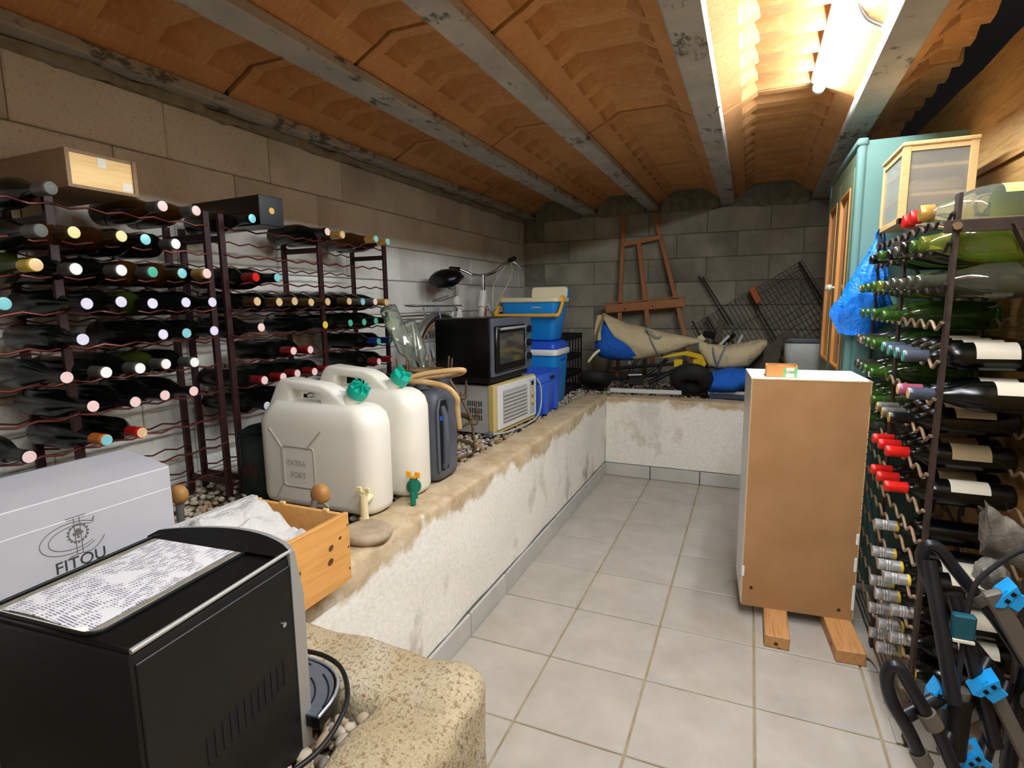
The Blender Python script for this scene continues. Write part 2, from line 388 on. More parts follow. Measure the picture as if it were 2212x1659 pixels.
def thing(name, label, cat, loc=(0, 0, 0), rz=0.0, group=None):
    o = bpy.data.objects.new(name, None); COL.objects.link(o); o.location = loc; o.rotation_euler = (0, 0, rz); o.empty_display_size = 0.05
    o['label'] = label; o['category'] = cat
    if group: o['group'] = group
    return o
def single(name, g, mat, label, cat, smooth=None, group=None):
    o = bpy.data.objects.new(name, g.mesh(name, mat, smooth)); COL.objects.link(o); o['label'] = label; o['category'] = cat
    if group: o['group'] = group
    return o
def struct(name, g, mat, smooth=None):
    o = bpy.data.objects.new(name, g.mesh(name, mat, smooth)); COL.objects.link(o); o['kind'] = 'structure'; return o
def inst(name, me, parent, loc, rot=(0, 0, 0), scale=(1, 1, 1)):
    o = bpy.data.objects.new(name, me); COL.objects.link(o); o.parent = parent; o.location = loc; o.rotation_euler = rot; o.scale = scale; return o
def text(body, size, M, mat, parent, name='lettering', ext=0.0004, align='CENTER', sx=1.0):
    c = bpy.data.curves.new(name, 'FONT'); c.body = body; c.size = size; c.extrude = ext; c.align_x = align; c.align_y = 'CENTER'
    o = bpy.data.objects.new(name, c); COL.objects.link(o); c.materials.append(MAT[mat]); bpy.context.view_layer.update()
    me = bpy.data.meshes.new_from_object(o.evaluated_get(bpy.context.evaluated_depsgraph_get())); bpy.data.objects.remove(o)
    me.transform(world_of(parent).inverted() @ M @ Matrix.Diagonal((sx, 1, 1, 1)))
    o = bpy.data.objects.new(name, me); COL.objects.link(o); o.parent = parent; return o
def frame_M(origin, right, up):
    r = Vector(right).normalized(); u = Vector(up); u = (u - r*u.dot(r)).normalized(); n = r.cross(u)
    M = Matrix((r, u, n)).transposed().to_4x4(); M.translation = Vector(origin); return M
def spline(pts, n=6):
    P = [Vector(p) for p in pts]; out = []
    for i in range(len(P)-1):
        p0 = P[max(i-1, 0)]; p1, p2 = P[i], P[i+1]; p3 = P[min(i+2, len(P)-1)]
        for k in range(n):
            t = k/n; out.append(0.5*((2*p1)+(p2-p0)*t+(2*p0-5*p1+4*p2-p3)*t*t+(3*p1-p0-3*p2+p3)*t**3))
    out.append(P[-1]); return out
def rrect(x0, x1, y0, y1, r, n=5):
    out = []
    for cx, cy, a in ((x1-r, y1-r, 0), (x0+r, y1-r, PI/2), (x0+r, y0+r, PI), (x1-r, y0+r, 1.5*PI)):
        for k in range(n+1):
            an = a + PI/2*k/n; out.append((cx+r*math.cos(an), cy+r*math.sin(an)))
    return out

XL, XR, YB, YF = -2.0, 0.74, 4.97, -1.7
TOP = 0.58
# ------------------------------------------------------------------ floor
fl = struct('floor', G().box(-0.96, XR+0.05, YF, 3.86, -0.08, -0.004), 'grout')
tile_me = G().box(-0.1635, 0.1635, -0.1635, 0.1635, -0.012, 0, 0.0022).mesh('tile', 'tile', 30)
for i in range(-2, 4):
    for j in range(-9, 8):
        x, y = -0.267+(i+0.5)/3, 1.366+(j+0.5)/3
        if x > XR+0.1: continue
        if j == 7:
            o = inst('tile', tile_me, fl, (x, 3.768, random.uniform(-.0006, .0006)), scale=(1, 0.41, 1))
        else:
            o = inst('tile', tile_me, fl, (x, y, random.uniform(-.0006, .0006)), (0, 0, random.choice((0, PI/2, PI))))
# baseboards, one tile after another
bl = struct('baseboard_left', G().box(-0.934, -0.926, 0.83, 3.84, 0, 0.094), 'grout_dark')
bme = G().box(-0.006, 0.006, -0.1635, 0.1635, 0, 0.088, 0.002).mesh('tile', 'skirting', 30)
for k in range(8):
    inst('tile', bme, bl, (-0.922, 1.203+k/3, 0.002))
inst('tile', bme, bl, (-0.922, 3.772, 0.002), scale=(1, 0.39, 1))
bb = struct('baseboard_back', G().box(-0.93, XR, 3.834, 3.842, 0, 0.094), 'grout_dark')
bme2 = G().box(-0.1635, 0.1635, -0.006, 0.006, 0, 0.088, 0.002).mesh('tile', 'skirting', 30)
for k in range(5):
    inst('tile', bme2, bb, (-0.767+k/3, 3.83, 0.002))

# ------------------------------------------------------------------ low retaining walls and rough stub
def wobble_box(x0, x1, y0, y1, z0, z1, nx, ny, nz, amp, sc, bev):
    t = bmesh.new(); bmesh.ops.create_cube(t, size=1.0)
    for v in t.verts: v.co = Vector(((x0+x1)/2+v.co.x*(x1-x0), (y0+y1)/2+v.co.y*(y1-y0), (z0+z1)/2+v.co.z*(z1-z0)))
    bmesh.ops.bevel(t, geom=t.edges[:], offset=bev, segments=3, affect='EDGES', profile=0.5)
    for ax, n, a, b in ((0, nx, x0, x1), (1, ny, y0, y1), (2, nz, z0, z1)):
        for k in range(1, n):
            no = Vector((0, 0, 0)); no[ax] = 1; co = Vector((0, 0, 0)); co[ax] = a+(b-a)*k/n
            bmesh.ops.bisect_plane(t, geom=t.verts[:]+t.edges[:]+t.faces[:], plane_co=co, plane_no=no)
    bmesh.ops.triangulate(t, faces=[f for f in t.faces if len(f.verts) > 4])
    t.normal_update()
    for v in t.verts: v.co += v.normal*noise.noise(v.co*sc)*amp
    g = G(); g.merge(t); return g
struct('trim_1', wobble_box(-1.10, -0.93, 0.80, 3.95, 0.0, TOP, 3, 60, 10, 0.007, 7, 0.02), 'plaster', 60)
struct('trim_2', wobble_box(-0.93, XR, 3.838, 3.985, 0.0, 0.575, 30, 3, 10, 0.006, 7, 0.016), 'plaster', 60)
struct('trim_3', wobble_box(-1.10, -0.415, 0.685, 0.835, 0.0, TOP, 24, 6, 14, 0.012, 13, 0.03), 'rough_concrete', 60)
struct('trim_4', wobble_box(-0.565, -0.405, -0.6, 0.80, 0.0, TOP-0.004, 6, 40, 14, 0.012, 13, 0.03), 'rough_concrete', 60)

# ------------------------------------------------------------------ gravel bed
def soil(u, v):
    x = XL + u*(-1.02-XL); y = -0.6 + v*(YB+0.6)
    return (x, y, 0.545 + 0.012*noise.noise(Vector((x*5, y*5, 0))))
g = G().surf(16, 70, soil)
g.surf(6, 20, lambda u, v: (-1.05+u*0.5, -0.6+v*1.33, 0.515+0.01*noise.noise(Vector((u*3, v*9, 2)))))
g.surf(30, 12, lambda u, v: (-1.05+u*(XR+1.05), 3.95+v*(YB-3.95), 0.54+0.012*noise.noise(Vector((u*8, v*4, 5)))))
bed = struct('ground', g, 'gravel_soil', 60)
peb = []
for k in range(6):
    t = bmesh.new(); bmesh.ops.create_icosphere(t, subdivisions=2, radius=1.0)
    for v in t.verts: v.co *= 1+0.22*noise.noise(v.co*1.3+Vector((k*7, 0, 0)))
    q = G(); q.merge(t); peb.append(q.mesh('pebble', 'pebble', 180))
def pebble(x, y, z, s):
    inst('pebble', random.choice(peb), bed, (x, y, z), (random.uniform(-.5, .5), random.uniform(-.5, .5), random.uniform(0, 6.3)),
         (s*random.uniform(.8, 1.3), s*random.uniform(.7, 1.0), s*random.uniform(.5, .8)))
pts = []
for _ in range(4000):
    x, y = random.uniform(-0.70, -0.575), random.uniform(0.43, 0.675)
    if all((x-a)**2+(y-b)**2 > 0.021**2 for a, b in pts): pts.append((x, y))
    if len(pts) >= 60: break
for x, y in pts: pebble(x, y, 0.535+random.uniform(0, .012), random.uniform(.011, .017))
pts = []
for _ in range(6000):
    y = random.uniform(1.88, 3.75); x = random.uniform(-1.27, -1.085)
    if all((x-a)**2+(y-b)**2 > 0.024**2 for a, b in pts): pts.append((x, y))
    if len(pts) >= 230: break
for x, y in pts: pebble(x, y, 0.565+random.uniform(0, .01), random.uniform(.011, .018))
ico = bmesh.new(); bmesh.ops.create_icosphere(ico, subdivisions=1, radius=1.0); ico.verts.index_update()
iv = [v.co.copy() for v in ico.verts]; ifc = [[v.index for v in f.verts] for f in ico.faces]; ico.free()
V, F = [], []
def grav(x, y, z, s):
    b = len(V); c, sn = math.cos(x*977), math.sin(x*977); a1, a2 = s*random.uniform(.8, 1.3), s*random.uniform(.7, 1.)
    for p in iv:
        px, py = p.x*a1, p.y*a2; V.append((x+px*c-py*sn, y+px*sn+py*c, z+p.z*s*.65))
    F.extend([[i+b for i in f] for f in ifc])
for _ in range(5200):
    grav(random.uniform(XL+.02, -1.1), random.uniform(0.3, YB-.02), 0.556+random.uniform(-.004, .012), random.uniform(.010, .017))
for _ in range(700):
    grav(random.uniform(-1.1, -0.58), random.uniform(0.2, 0.67), 0.524+random.uniform(-.004, .01), random.uniform(.010, .016))
for _ in range(1500):
    grav(random.uniform(-1.1, XR-.02), random.uniform(4.0, YB-.02), 0.55+random.uniform(-.004, .012), random.uniform(.010, .018))
me = bpy.data.meshes.new('gravel'); me.from_pydata(V, [], F); me.materials.append(MAT['gravel']); me.polygons.foreach_set('use_smooth', [True]*len(me.polygons))
o = bpy.data.objects.new('gravel', me); COL.objects.link(o); o.parent = bed; o['kind'] = 'stuff'

# ------------------------------------------------------------------ block walls
wl = struct('wall_left', G().box(XL-0.25, XL-0.012, YF, YB+0.2, 0, 2.4), 'mortar')
BL, BH = 0.4765, 0.1955
def block_mesh(axis):
    t = bmesh.new(); bmesh.ops.create_cube(t, size=1.0)
    d = [BL, BL, BH]; d[axis] = 0.05
    for v in t.verts: v.co = Vector((v.co.x*d[0], v.co.y*d[1], v.co.z*d[2]))
    bmesh.ops.bevel(t, geom=t.edges[:], offset=0.004, segments=1, affect='EDGES')
    q = G(); q.merge(t); return q
blk_l = [block_mesh(0).mesh('concrete_block', 'block_left', 30)]
for c in range(9):
    z = 1.89 - 0.2*c; off = 1.46 if c % 2 == 0 else 1.745
    for k in range(-6, 9):
        y = off + 0.24 + 0.48*k
        if y-0.24 > YB: continue
        s = 1.0
        if y+0.24 > YB: s = (YB-(y-0.24))/0.48; y = y-0.24+0.24*s
        if s < 0.1 or y < YF: continue
        if z < 0.4: continue
        inst('concrete_block', blk_l[0], wl, (XL-0.025+random.uniform(-.002, .002), y, z), scale=(1, s, 1))
# mortar smear course below the ceiling
wb = struct('wall_back', G().box(XL-0.2, 1.2, YB+0.012, YB+0.25, 0, 2.4), 'mortar_dark')
blk_b = block_mesh(1).mesh('concrete_block', 'block_back', 30)
for c in range(9):
    z = 1.905 - 0.2*c
    if z < 0.4: continue
    off = -1.8 if c % 2 == 0 else -2.04
    for k in range(0, 7):
        x = off + 0.24 + 0.48*k
        if x-0.24 > 1.1: continue
        inst('concrete_block', blk_b, wb, (x, YB+0.025+random.uniform(-.003, .003), z))
struct('wall_front', G().box(XL-0.2, 1.2, YF-0.15, YF, 0, 2.4), 'front_wall')
# ------------------------------------------------------------------ plank wall on the right
wr = struct('wall_right', G().box(XR+0.035, XR+0.12, YF, YB, 0, 2.04), 'deep')
pz = [0.0, 0.21, 0.42, 0.63, 0.84, 1.05, 1.26, 1.47, 1.675, 1.88]
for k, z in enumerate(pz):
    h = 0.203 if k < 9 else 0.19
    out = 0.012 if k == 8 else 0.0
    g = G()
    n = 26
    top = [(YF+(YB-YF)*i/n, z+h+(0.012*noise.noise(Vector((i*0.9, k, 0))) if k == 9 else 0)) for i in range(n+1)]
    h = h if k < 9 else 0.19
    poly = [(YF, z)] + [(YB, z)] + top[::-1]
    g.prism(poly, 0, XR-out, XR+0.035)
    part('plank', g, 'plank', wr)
# ------------------------------------------------------------------ ceiling: slab, beams, fibre vault blocks
ce = struct('ceiling', G().box(XL-0.2, 1.3, YF-.1, YB+0.2, 2.34, 2.45), 'slab')
ZB = 2.02
BEAMS = [(-2.02, -1.905, -2.02, -1.89), (-1.396, -1.278, -1.44, -1.305), (-0.868, -0.76, -0.852, -0.757), (-0.262, -0.15, -0.257, -0.152), (0.318, 0.437, 0.402, 0.52)]
def beam(g, xl0, xr0, xl1, xr1, z0, z1, y0, y1):
    b = 0.006
    def sec(xl, xr, y): return [(xl+b, y, z0), (xr-b, y, z0), (xr, y, z0+b), (xr, y, z1), (xl, y, z1), (xl, y, z0+b)]
    g.rings([sec(xl0+(xl1-xl0)*i/8, xr0+(xr1-xr0)*i/8, y0+(y1-y0)*i/8) for i in range(9)])
for xl0, xr0, xl1, xr1 in BEAMS:
    ya, yb = 1.2, 5.0; y0 = YF
    k = (y0-ya)/(yb-ya)
    g = G(); beam(g, xl0+(xl1-xl0)*k, xr0+(xr1-xr0)*k, xl1, xr1, ZB, ZB+0.036, y0, YB+0.1)
    cx0, cx1 = (xl0+xr0)/2+((xl1+xr1)/2-(xl0+xr0)/2)*k, (xl1+xr1)/2
    beam(g, cx0-.028, cx0+.028, cx1-.028, cx1+.028, ZB+0.03, 2.34, y0, YB+0.1)
    part('beam', g, 'beam', ce)
def vault_block(x0, x1, cut=None):
    g = G(); L = 1.088; p = L/6; rings = []
    def prof(t):
        w = x1-x0
        c = [(0, 2.058), (0.004, 2.064), (0.085+0.004*t, 2.106+0.002*t), (0.100-.016*t, 2.112+0.040*t), (0.150-0.055*t, 2.142+0.090*t)]
        left = [(x0+a, z) for a, z in c]; right = [(x1-a, z) for a, z in c[::-1]] if not cut else [(x1, c[-1][1])]
        pts = left + right + [(x1, 2.32), (x0, 2.32)]
        return pts
    ys = [(0, 0)]
    for i in range(6):
        ys += [(p*(i+0.26), 0), (p*(i+0.36), 1), (p*(i+0.985), 0.06 if i < 5 else 0)]
    ys.append((L, 0))
    for y, t in ys: rings.append([(x, y-L/2, z) for x, z in prof(t)])
    g.rings(rings); return g
yj = [-1.67, -0.56, 0.55, 1.66, 2.77, 3.88]
for bi in range(5):
    if bi < 4:
        a, b = BEAMS[bi], BEAMS[bi+1]
    for yc in yj:
        m = yc+0.555; k = (m-1.2)/3.8
        xr = BEAMS[bi][1]+(BEAMS[bi][3]-BEAMS[bi][1])*k
        xl = (BEAMS[bi+1][0]+(BEAMS[bi+1][2]-BEAMS[bi+1][0])*k) if bi < 4 else xr+0.215
        me = vault_block(xr-0.012, xl+0.012, bi == 4).mesh('vault_block', 'fibre', 10)
        o = inst('vault_block', me, ce, (0, m, 0))
# rough infill at the end of each bay over the back wall
for bi in range(4):
    x0, x1 = BEAMS[bi][3]+.02, BEAMS[bi+1][2]-.02
    part('infill', wobble_box(x0, x1, YB-0.035, YB+0.05, 1.99, 2.2, 8, 1, 5, 0.02, 14, 0.01), 'mortar_dark', ce, 60)
part('mortar_bead', wobble_box(XL-0.02, XL+0.03, YF, YB, 1.985, 2.02, 1, 90, 1, 0.022, 16, 0.008), 'mortar', ce, 60)
# ------------------------------------------------------------------ lamp in the fourth bay
LX, LZ = 0.22, 2.118
t = thing('ceiling_lamp', 'lit white fluorescent tube lamp hanging in the ceiling vault between two concrete beams', 'lamp', (LX, 2.0, LZ))
g = G().box(LX-0.032, LX+0.032, 1.24, 2.77, LZ+0.018, LZ+0.042, 0.006); part('housing', g, 'white_metal', t, 40)
AT = Matrix.Translation((LX, 1.26, LZ)) @ Matrix.Rotation(PI/2, 4, 'Z')
part('tube', G(AT).lathe([(0, .022), (1.49, .022)], 18, None, PI/2+math.radians(84), PI/2+math.radians(276)), 'tube_light', t, 60)
part('tube_back', G(AT).lathe([(0, .0215), (1.49, .0215)], 8, None, PI/2-math.radians(85), PI/2+math.radians(85)), 'tube_glow', t, 60)
for y in (1.25, 2.76):
    part('end_cap', G().cyl((LX, y-0.012, LZ), (LX, y+0.012, LZ), 0.024, 16), 'white_metal', t, 40)
t = thing('ceiling_lamp', 'assumed second white fluorescent tube lamp, out of view in the same vault', 'lamp', (LX, 0.4, LZ))  # assumed lamp, not in view; added to light surfaces facing the camera
part('housing', G().box(LX-0.032, LX+0.032, -.42, 1.14, LZ+0.018, LZ+0.042, 0.006), 'white_metal', t, 40)
AT = Matrix.Translation((LX, -.38, LZ)) @ Matrix.Rotation(PI/2, 4, 'Z')
part('tube', G(AT).lathe([(0, .022), (1.49, .022)], 18, None, PI/2+math.radians(84), PI/2+math.radians(276)), 'assumed_tube_light', t, 60)
part('tube_back', G(AT).lathe([(0, .0215), (1.49, .0215)], 8, None, PI/2-math.radians(85), PI/2+math.radians(85)), 'white_metal', t, 60)
for y in (-.39, 1.12): part('end_cap', G().cyl((LX, y-0.012, LZ), (LX, y+0.012, LZ), 0.024, 16), 'white_metal', t, 40)
g = G().tube(spline([(LX+0.01, 1.98, 2.135), (0.248, 2.038, 2.12), (0.285, 2.10, 2.09), (0.335, 2.125, 2.068)]), 0.006, 8)
single('lamp_cable', g, 'grey_metal', 'grey cable sagging from the tube lamp to the white conduit', 'cable', 60)
t = thing('conduit', 'short white plastic conduit pipe running along the concrete beam beside the lamp', 'pipe', (0.34, 1.9, 2.06))
part('pipe', G().tube([(0.340, 2.135, 2.062), (0.338, 1.5, 2.062)], 0.011, 10), 'white_lam', t, 60)
for y in (1.62, 1.98): part('clip', G().box(0.322, 0.362, y-.012, y+.012, 2.056, 2.082, 0.003), 'white_lam', t, 40)

# ------------------------------------------------------------------ bottles
PROF = {
 'bordeaux': [(0, .028), (.004, .0355), (.012, .0375), (.178, .0375), (.195, .0355), (.210, .0275), (.222, .0185), (.240, .0150), (.292, .0146), (.300, .0142)],
 'burgundy': [(0, .030), (.004, .0385), (.012, .0405), (.140, .0405), (.165, .0375), (.195, .0280), (.222, .0195), (.250, .0155), (.300, .0142)],
 'sparkling': [(0, .032), (.004, .0415), (.012, .0435), (.145, .0435), (.172, .0395), (.205, .0285), (.235, .0195), (.262, .0160), (.285, .0160), (.288, .0175), (.295, .0175), (.300, .0150)],
 'magnum': [(0, .038), (.005, .0500), (.014, .0525), (.175, .0525), (.200, .0480), (.235, .0340), (.265, .0215), (.285, .0175), (.300, .0165)]}
BM = {k: G().lathe(p, 18).mesh('body', 'glass_black', 50) for k, p in PROF.items()}
CAPM = G().lathe([(.244, .0156), (.246, .0164), (.286, .0160), (.288, .0168), (.2995, .0166), (.3012, .0156)], 16).mesh('capsule', 'c_black', 40)
DISCM = G().lathe([(.3010, .0152), (.3026, .0148), (.3030, .0100), (.3024, .0092), (.3028, .0), ], 14).mesh('capsule_top', 'c_white', 40)  # end disc, mostly lighter than its capsule: lamp glare put into the colour
SCREWM = G().lathe([(.246, .0165), (.266, .0165), (.268, .0150), (.271, .0168), (.275, .0155), (.278, .0168), (.282, .0155), (.285, .0168), (.300, .0168), (.302, .0150)], 16).mesh('screw_cap', 'c_silver', 30)
SHORTM = G().lathe([(.274, .0178), (.276, .0185), (.282, .0178), (.284, .0188), (.298, .0186), (.302, .0172), (.3025, 0)], 18).mesh('cap', 'c_red', 40)
BANDM = G().lathe([(.238, .0168), (.246, .0170)], 16).mesh('neck_band', 'c_yellow', 40)
CORKM = G().lathe([(.288, .0105), (.303, .0110), (.304, .010)], 12).mesh('cork', 'c_cork', 40)
LIPM = G().lathe([(.286, .0150), (.288, .0176), (.296, .0176), (.299, .0155), (.300, .0110), (.280, .0100)], 14).mesh('lip', 'glass_green', 40)
LABM = {}
for k, r, a, b in (('bordeaux', .0380, .060, .150), ('burgundy', .0410, .045, .125), ('sparkling', .0440, .045, .130), ('magnum', .0530, .04, .16)):
    LABM[k] = G().lathe([(a, r), (b, r)], 14, None, math.radians(-75), math.radians(75)).mesh('label', 'c_paper', 60)
def put(name, me, parent, mat):
    o = bpy.data.objects.new(name, me); COL.objects.link(o); o.parent = parent
    o.material_slots[0].link = 'OBJECT'; o.material_slots[0].material = MAT[mat]; return o
DN = {'white': 'white', 'pink': 'pink', 'cream': 'cream', 'cyan': 'pale blue', 'green': 'green', 'red': 'red', 'darkred': 'dark red', 'orange': 'orange', 'gold': 'gold', 'peach': 'peach',
      'blue': 'blue', 'lilac': 'lilac', 'black': 'black', 'silver': 'silver', 'yellow': 'yellow', 'slate': 'slate grey', 'maroonpink': 'dusky pink'}
GN = {'glass_black': 'dark', 'glass_amber': 'amber', 'glass_olive': 'olive', 'glass_green': 'green', 'glass_yellow': 'yellow-green', 'glass_smoke': 'smoky', 'glass_clear': 'clear'}
def bottle(x, y, z, side, kind, glass, cap, disc, label=None, lab_rot=0.0, text_label='', group='', sc=1.0, top='capsule'):
    """side +1: neck towards +X, tip at x ; side -1: neck towards -X"""
    t = thing('wine_bottle', text_label, 'bottle', (x - side*0.302*sc, y, z), 0 if side > 0 else PI, group)
    t.rotation_euler = (0, random.uniform(-.012, .012), (0 if side > 0 else PI)+random.uniform(-.02, .02)); t.scale = (sc, sc, sc)
    put('body', BM[kind], t, glass)
    if top == 'capsule':
        put('capsule', CAPM, t, 'c_'+cap); put('capsule_top', DISCM, t, 'c_'+disc)
    elif top == 'screw':
        put('screw_cap', SCREWM, t, 'c_silver'); put('neck_band', BANDM, t, 'c_'+cap)
    elif top == 'short':
        put('cap', SHORTM, t, 'c_'+cap)
    elif top == 'open':
        put('lip', LIPM, t, glass)
    elif top == 'cork':
        put('lip', LIPM, t, glass); put('cork', CORKM, t, 'c_cork')
    if label:
        lo = put('label', LABM[kind], t, label); lo.rotation_euler = (lab_rot, 0, 0)
    return t
ORD = ['', 'first', 'second', 'third', 'fourth', 'fifth', 'sixth', 'seventh', 'eighth', 'ninth', 'tenth', 'eleventh', 'twelfth']

# ------------------------------------------------------------------ racks along the block wall
FX, BX = -1.70, -1.905
WZ = [1.520 - 0.094*i for i in range(10)]
def wire(g, x, y0, y1, z, amp, pitch, r, zig=False, ph=0.0):
    n = max(2, int(round((y1-y0)/pitch*(4 if not zig else 4)))); P = []
    for i in range(n+1):
        y = y0+(y1-y0)*i/n; a = 2*PI*(y-y0)/pitch+ph
        P.append((x, y, z+amp*math.cos(a)))
    g.tube(P, r, 6)
def left_rack(name, label, ys):
    t = thing(name, label, 'rack', (-1.8, ys[1], 0.56))
    for y in ys:
        part('post', G().box(FX-.010, FX+.004, y-.011, y+.011, 0.56, 1.565, .001), 'rack_red', t)
        part('post', G().box(BX-.004, BX+.010, y-.011, y+.011, 0.56, 1.525, .001), 'rack_red', t)
        for z in (1.48, 0.62):
            part('cross_bar', G().box(BX, FX, y-.004, y+.004, z-.011, z+.011), 'rack_red', t)
    for i, z in enumerate(WZ):
        for a, b in zip(ys[:-1], ys[1:]):
            g = G(); wire(g, FX+.006, a, b, z-.004, .0045, (b-a)/5, .0032, ph=0); part('wavy_wire', g, 'wire_red', t, 60)
            g = G(); wire(g, BX+.012, a, b, z-.028, .0055, (b-a)/5, .0030, ph=0); part('wavy_wire', g, 'wire_red', t, 60)
    return t
left_rack('wine_rack', 'dark red metal wine rack on the block wall, behind the white carton', [0.43, 0.893, 1.352])
left_rack('wine_rack', 'dark red metal wine rack on the block wall, behind the milky jerrycans', [1.410, 1.886, 2.345])
# (y, capsule colour, capsule-top colour with lamp glare painted in, glass)
K, A_, O_ = 'glass_black', 'glass_amber', 'glass_olive'
LEFT = {
 0: [(.844, 'grey', 'grey', K), (1.144, 'grey', 'pink', A_), (1.243, 'grey', 'pink', A_), (1.453, 'black', 'cyan', K), (1.83, 'black', 'pink', K), (1.92, 'gold', 'peach', A_), (2.147, 'gold', 'cyan', A_), (2.25, 'gold', 'cyan', A_)],
 1: [(.812, 'grey', 'grey', K), (.895, 'goldleaf', 'cream', A_), (1.003, 'goldleaf', 'cream', A_), (1.072, 'black', 'cyan', K), (1.167, 'grey', 'white', K)],
 2: [(.804, 'yellow', 'peach', O_), (.891, 'grey', 'white', K), (.996, 'grey', 'white', K), (1.082, 'grey', 'green', A_), (1.172, 'goldleaf', 'cyan', A_), (1.262, 'gold', 'pink', K), (1.452, 'darkred', 'red', K), (1.54, 'black', 'cyan', K)],
 3: [(.718, 'grey', 'cyan', O_), (.902, 'black', 'lilac', K), (.994, 'black', 'lilac', K), (1.075, 'black', 'lilac', O_), (1.18, 'black', 'lilac', K), (1.265, 'black', 'lilac', K), (1.452, 'goldleaf', 'peach', K), (1.54, 'goldleaf', 'peach', K), (1.625, 'goldleaf', 'peach', K), (1.712, 'goldleaf', 'peach', K), (1.80, 'goldleaf', 'peach', K), (1.935, 'goldleaf', 'peach', K), (2.02, 'grey', 'cyan', K), (2.11, 'grey', 'pink', K), (2.21, 'gold', 'peach', K)],
 4: [(.878, 'black', 'lilac', K), (1.090, 'black', 'lilac', K), (1.18, 'black', 'cyan', K), (1.268, 'black', 'lilac', K), (1.455, 'black', 'pink', K), (1.775, 'black', 'yellow', K), (1.94, 'black', 'green', K), (2.03, 'black', 'green', K), (2.12, 'black', 'green', K), (2.21, 'black', 'green', K)],
 5: [(.827, 'black', 'pink', K), (.922, 'grey', 'white', K), (1.013, 'grey', 'white', K), (1.101, 'grey', 'white', O_), (1.19, 'grey', 'white', K), (1.60, 'darkred', 'pink', K), (1.688, 'darkred', 'pink', K), (2.135, 'blue', 'green', K), (2.23, 'blue', 'green', K)],
 6: [(.888, 'black', 'pink', K), (.999, 'black', 'pink', K), (1.085, 'black', 'pink', K), (1.175, 'black', 'pink', K), (1.45, 'darkred', 'pink', K), (1.538, 'darkred', 'pink', K), (1.622, 'darkred', 'pink', K), (1.706, 'darkred', 'pink', K), (1.79, 'darkred', 'pink', K), (2.13, 'darkred', 'pink', K), (2.225, 'darkred', 'pink', K)],
 7: [(.726, 'black', 'pink', K), (.902, 'orange', 'cyan', K), (1.0, 'red', 'peach', K), (1.455, 'black', 'white', K), (1.56, 'black', 'black', K), (1.64, 'black', 'black', K), (2.13, 'black', 'green', K), (2.235, 'black', 'green', K)],
}
ROWN = ['topmost', 'second', 'third', 'fourth', 'fifth', 'sixth', 'seventh', 'eighth']
LABELLED = {(4, 1.775): 'c_paperold', (5, 2.135): 'c_paperold', (5, 1.60): 'c_paperold', (6, 2.13): 'c_paper', (6, 1.45): 'c_paperold', (7, 1.56): 'c_paperold', (7, 2.13): 'c_paperold', (7, 1.455): 'c_paperold'}
for row, items in LEFT.items():
    nz = {0: 1.543, 1: 1.438, 2: 1.349, 3: 1.260, 4: 1.169, 5: 1.075, 6: 0.983, 7: 0.890}[row]
    cnt = {0: 0, 1: 0}
    for y, cap, disc, glass in items:
        far = 1 if y > 1.38 else 0; cnt[far] += 1
        lab = f"{GN[glass]} wine bottle with {DN.get(disc, 'dull grey')} top, {ORD[cnt[far]]} along {ROWN[row]} row, rack behind {'jerrycans' if far else 'carton'}"
        kind = 'bordeaux' if cap in ('darkred', 'blue', 'red') else random.choice(('burgundy', 'burgundy', 'bordeaux'))
        bottle(-1.60+random.uniform(-.006, .006), y, nz, 1, kind, glass, cap, disc, LABELLED.get((row, y)), random.uniform(-1.2, -.6), lab, 'wine bottles lying in the dark red racks')

# ------------------------------------------------------------------ rusty rack along the planks
RF, RB = 0.455, 0.675
RY = [1.71, 2.195, 2.615]
t = thing('wine_rack', 'rusty brown iron wine rack with zigzag shelves against the plank wall', 'rack', (0.56, 2.15, 0))
for i, y in enumerate(RY):
    part('post', G().box(RF-.004, RF+.004, y-.017, y+.017, 0.0, 1.495, .001), 'rust', t)
    part('post', G().box(RB-.004, RB+.004, y-.017, y+.017, 0.0, 1.495, .001), 'rust', t)
    part('cross_bar', G().box(RF-.03, RB+.05, y-.024 if i == 0 else y+.018, y-.018 if i == 0 else y+.024, 1.400, 1.430, .001), 'rust', t)
    part('bolt', G().cyl((RF-.006, y-.026, 1.415), (RF-.006, y-.034, 1.415), .010, 8), 'dry_rack', t)
    for z in (1.36, 0.70):
        part('brace', G().bar((RF+.10, y-.028 if i == 0 else y, 1.415 if z > 1 else 0.72), (RB, y-.028 if i == 0 else y, 1.16 if z > 1 else 0.46), .006, .028, (0, 1, 0)), 'rust', t)
RZ = [1.440, 1.370, 1.268, 1.172, 1.073, 0.975, 0.878, 0.774, 0.674, 0.588, 0.522, 0.428, 0.338, 0.248, 0.15]
for z in RZ:
    for a, b in zip(RY[:-1], RY[1:]):
        for x, dz in ((RF-.008, 0), (RB, -.026)):
            g = G(); n = 5; P = []
            for i in range(n):
                y0 = a+(b-a)*i/n; d = (b-a)/n
                P += [(x, y0, z+.010), (x, y0+d*.12, z+.010), (x, y0+d*.44, z-.010), (x, y0+d*.56, z-.010), (x, y0+d*.9, z+.008)]
            P.append((x, b, z+.010)); g.tube(P, .0042, 6); part('zigzag_wire', g, 'wire_tan' if z < 1.25 else 'rust', t, 50)
GR, YG, SM, CL = 'glass_green', 'glass_yellow', 'glass_smoke', 'glass_clear'
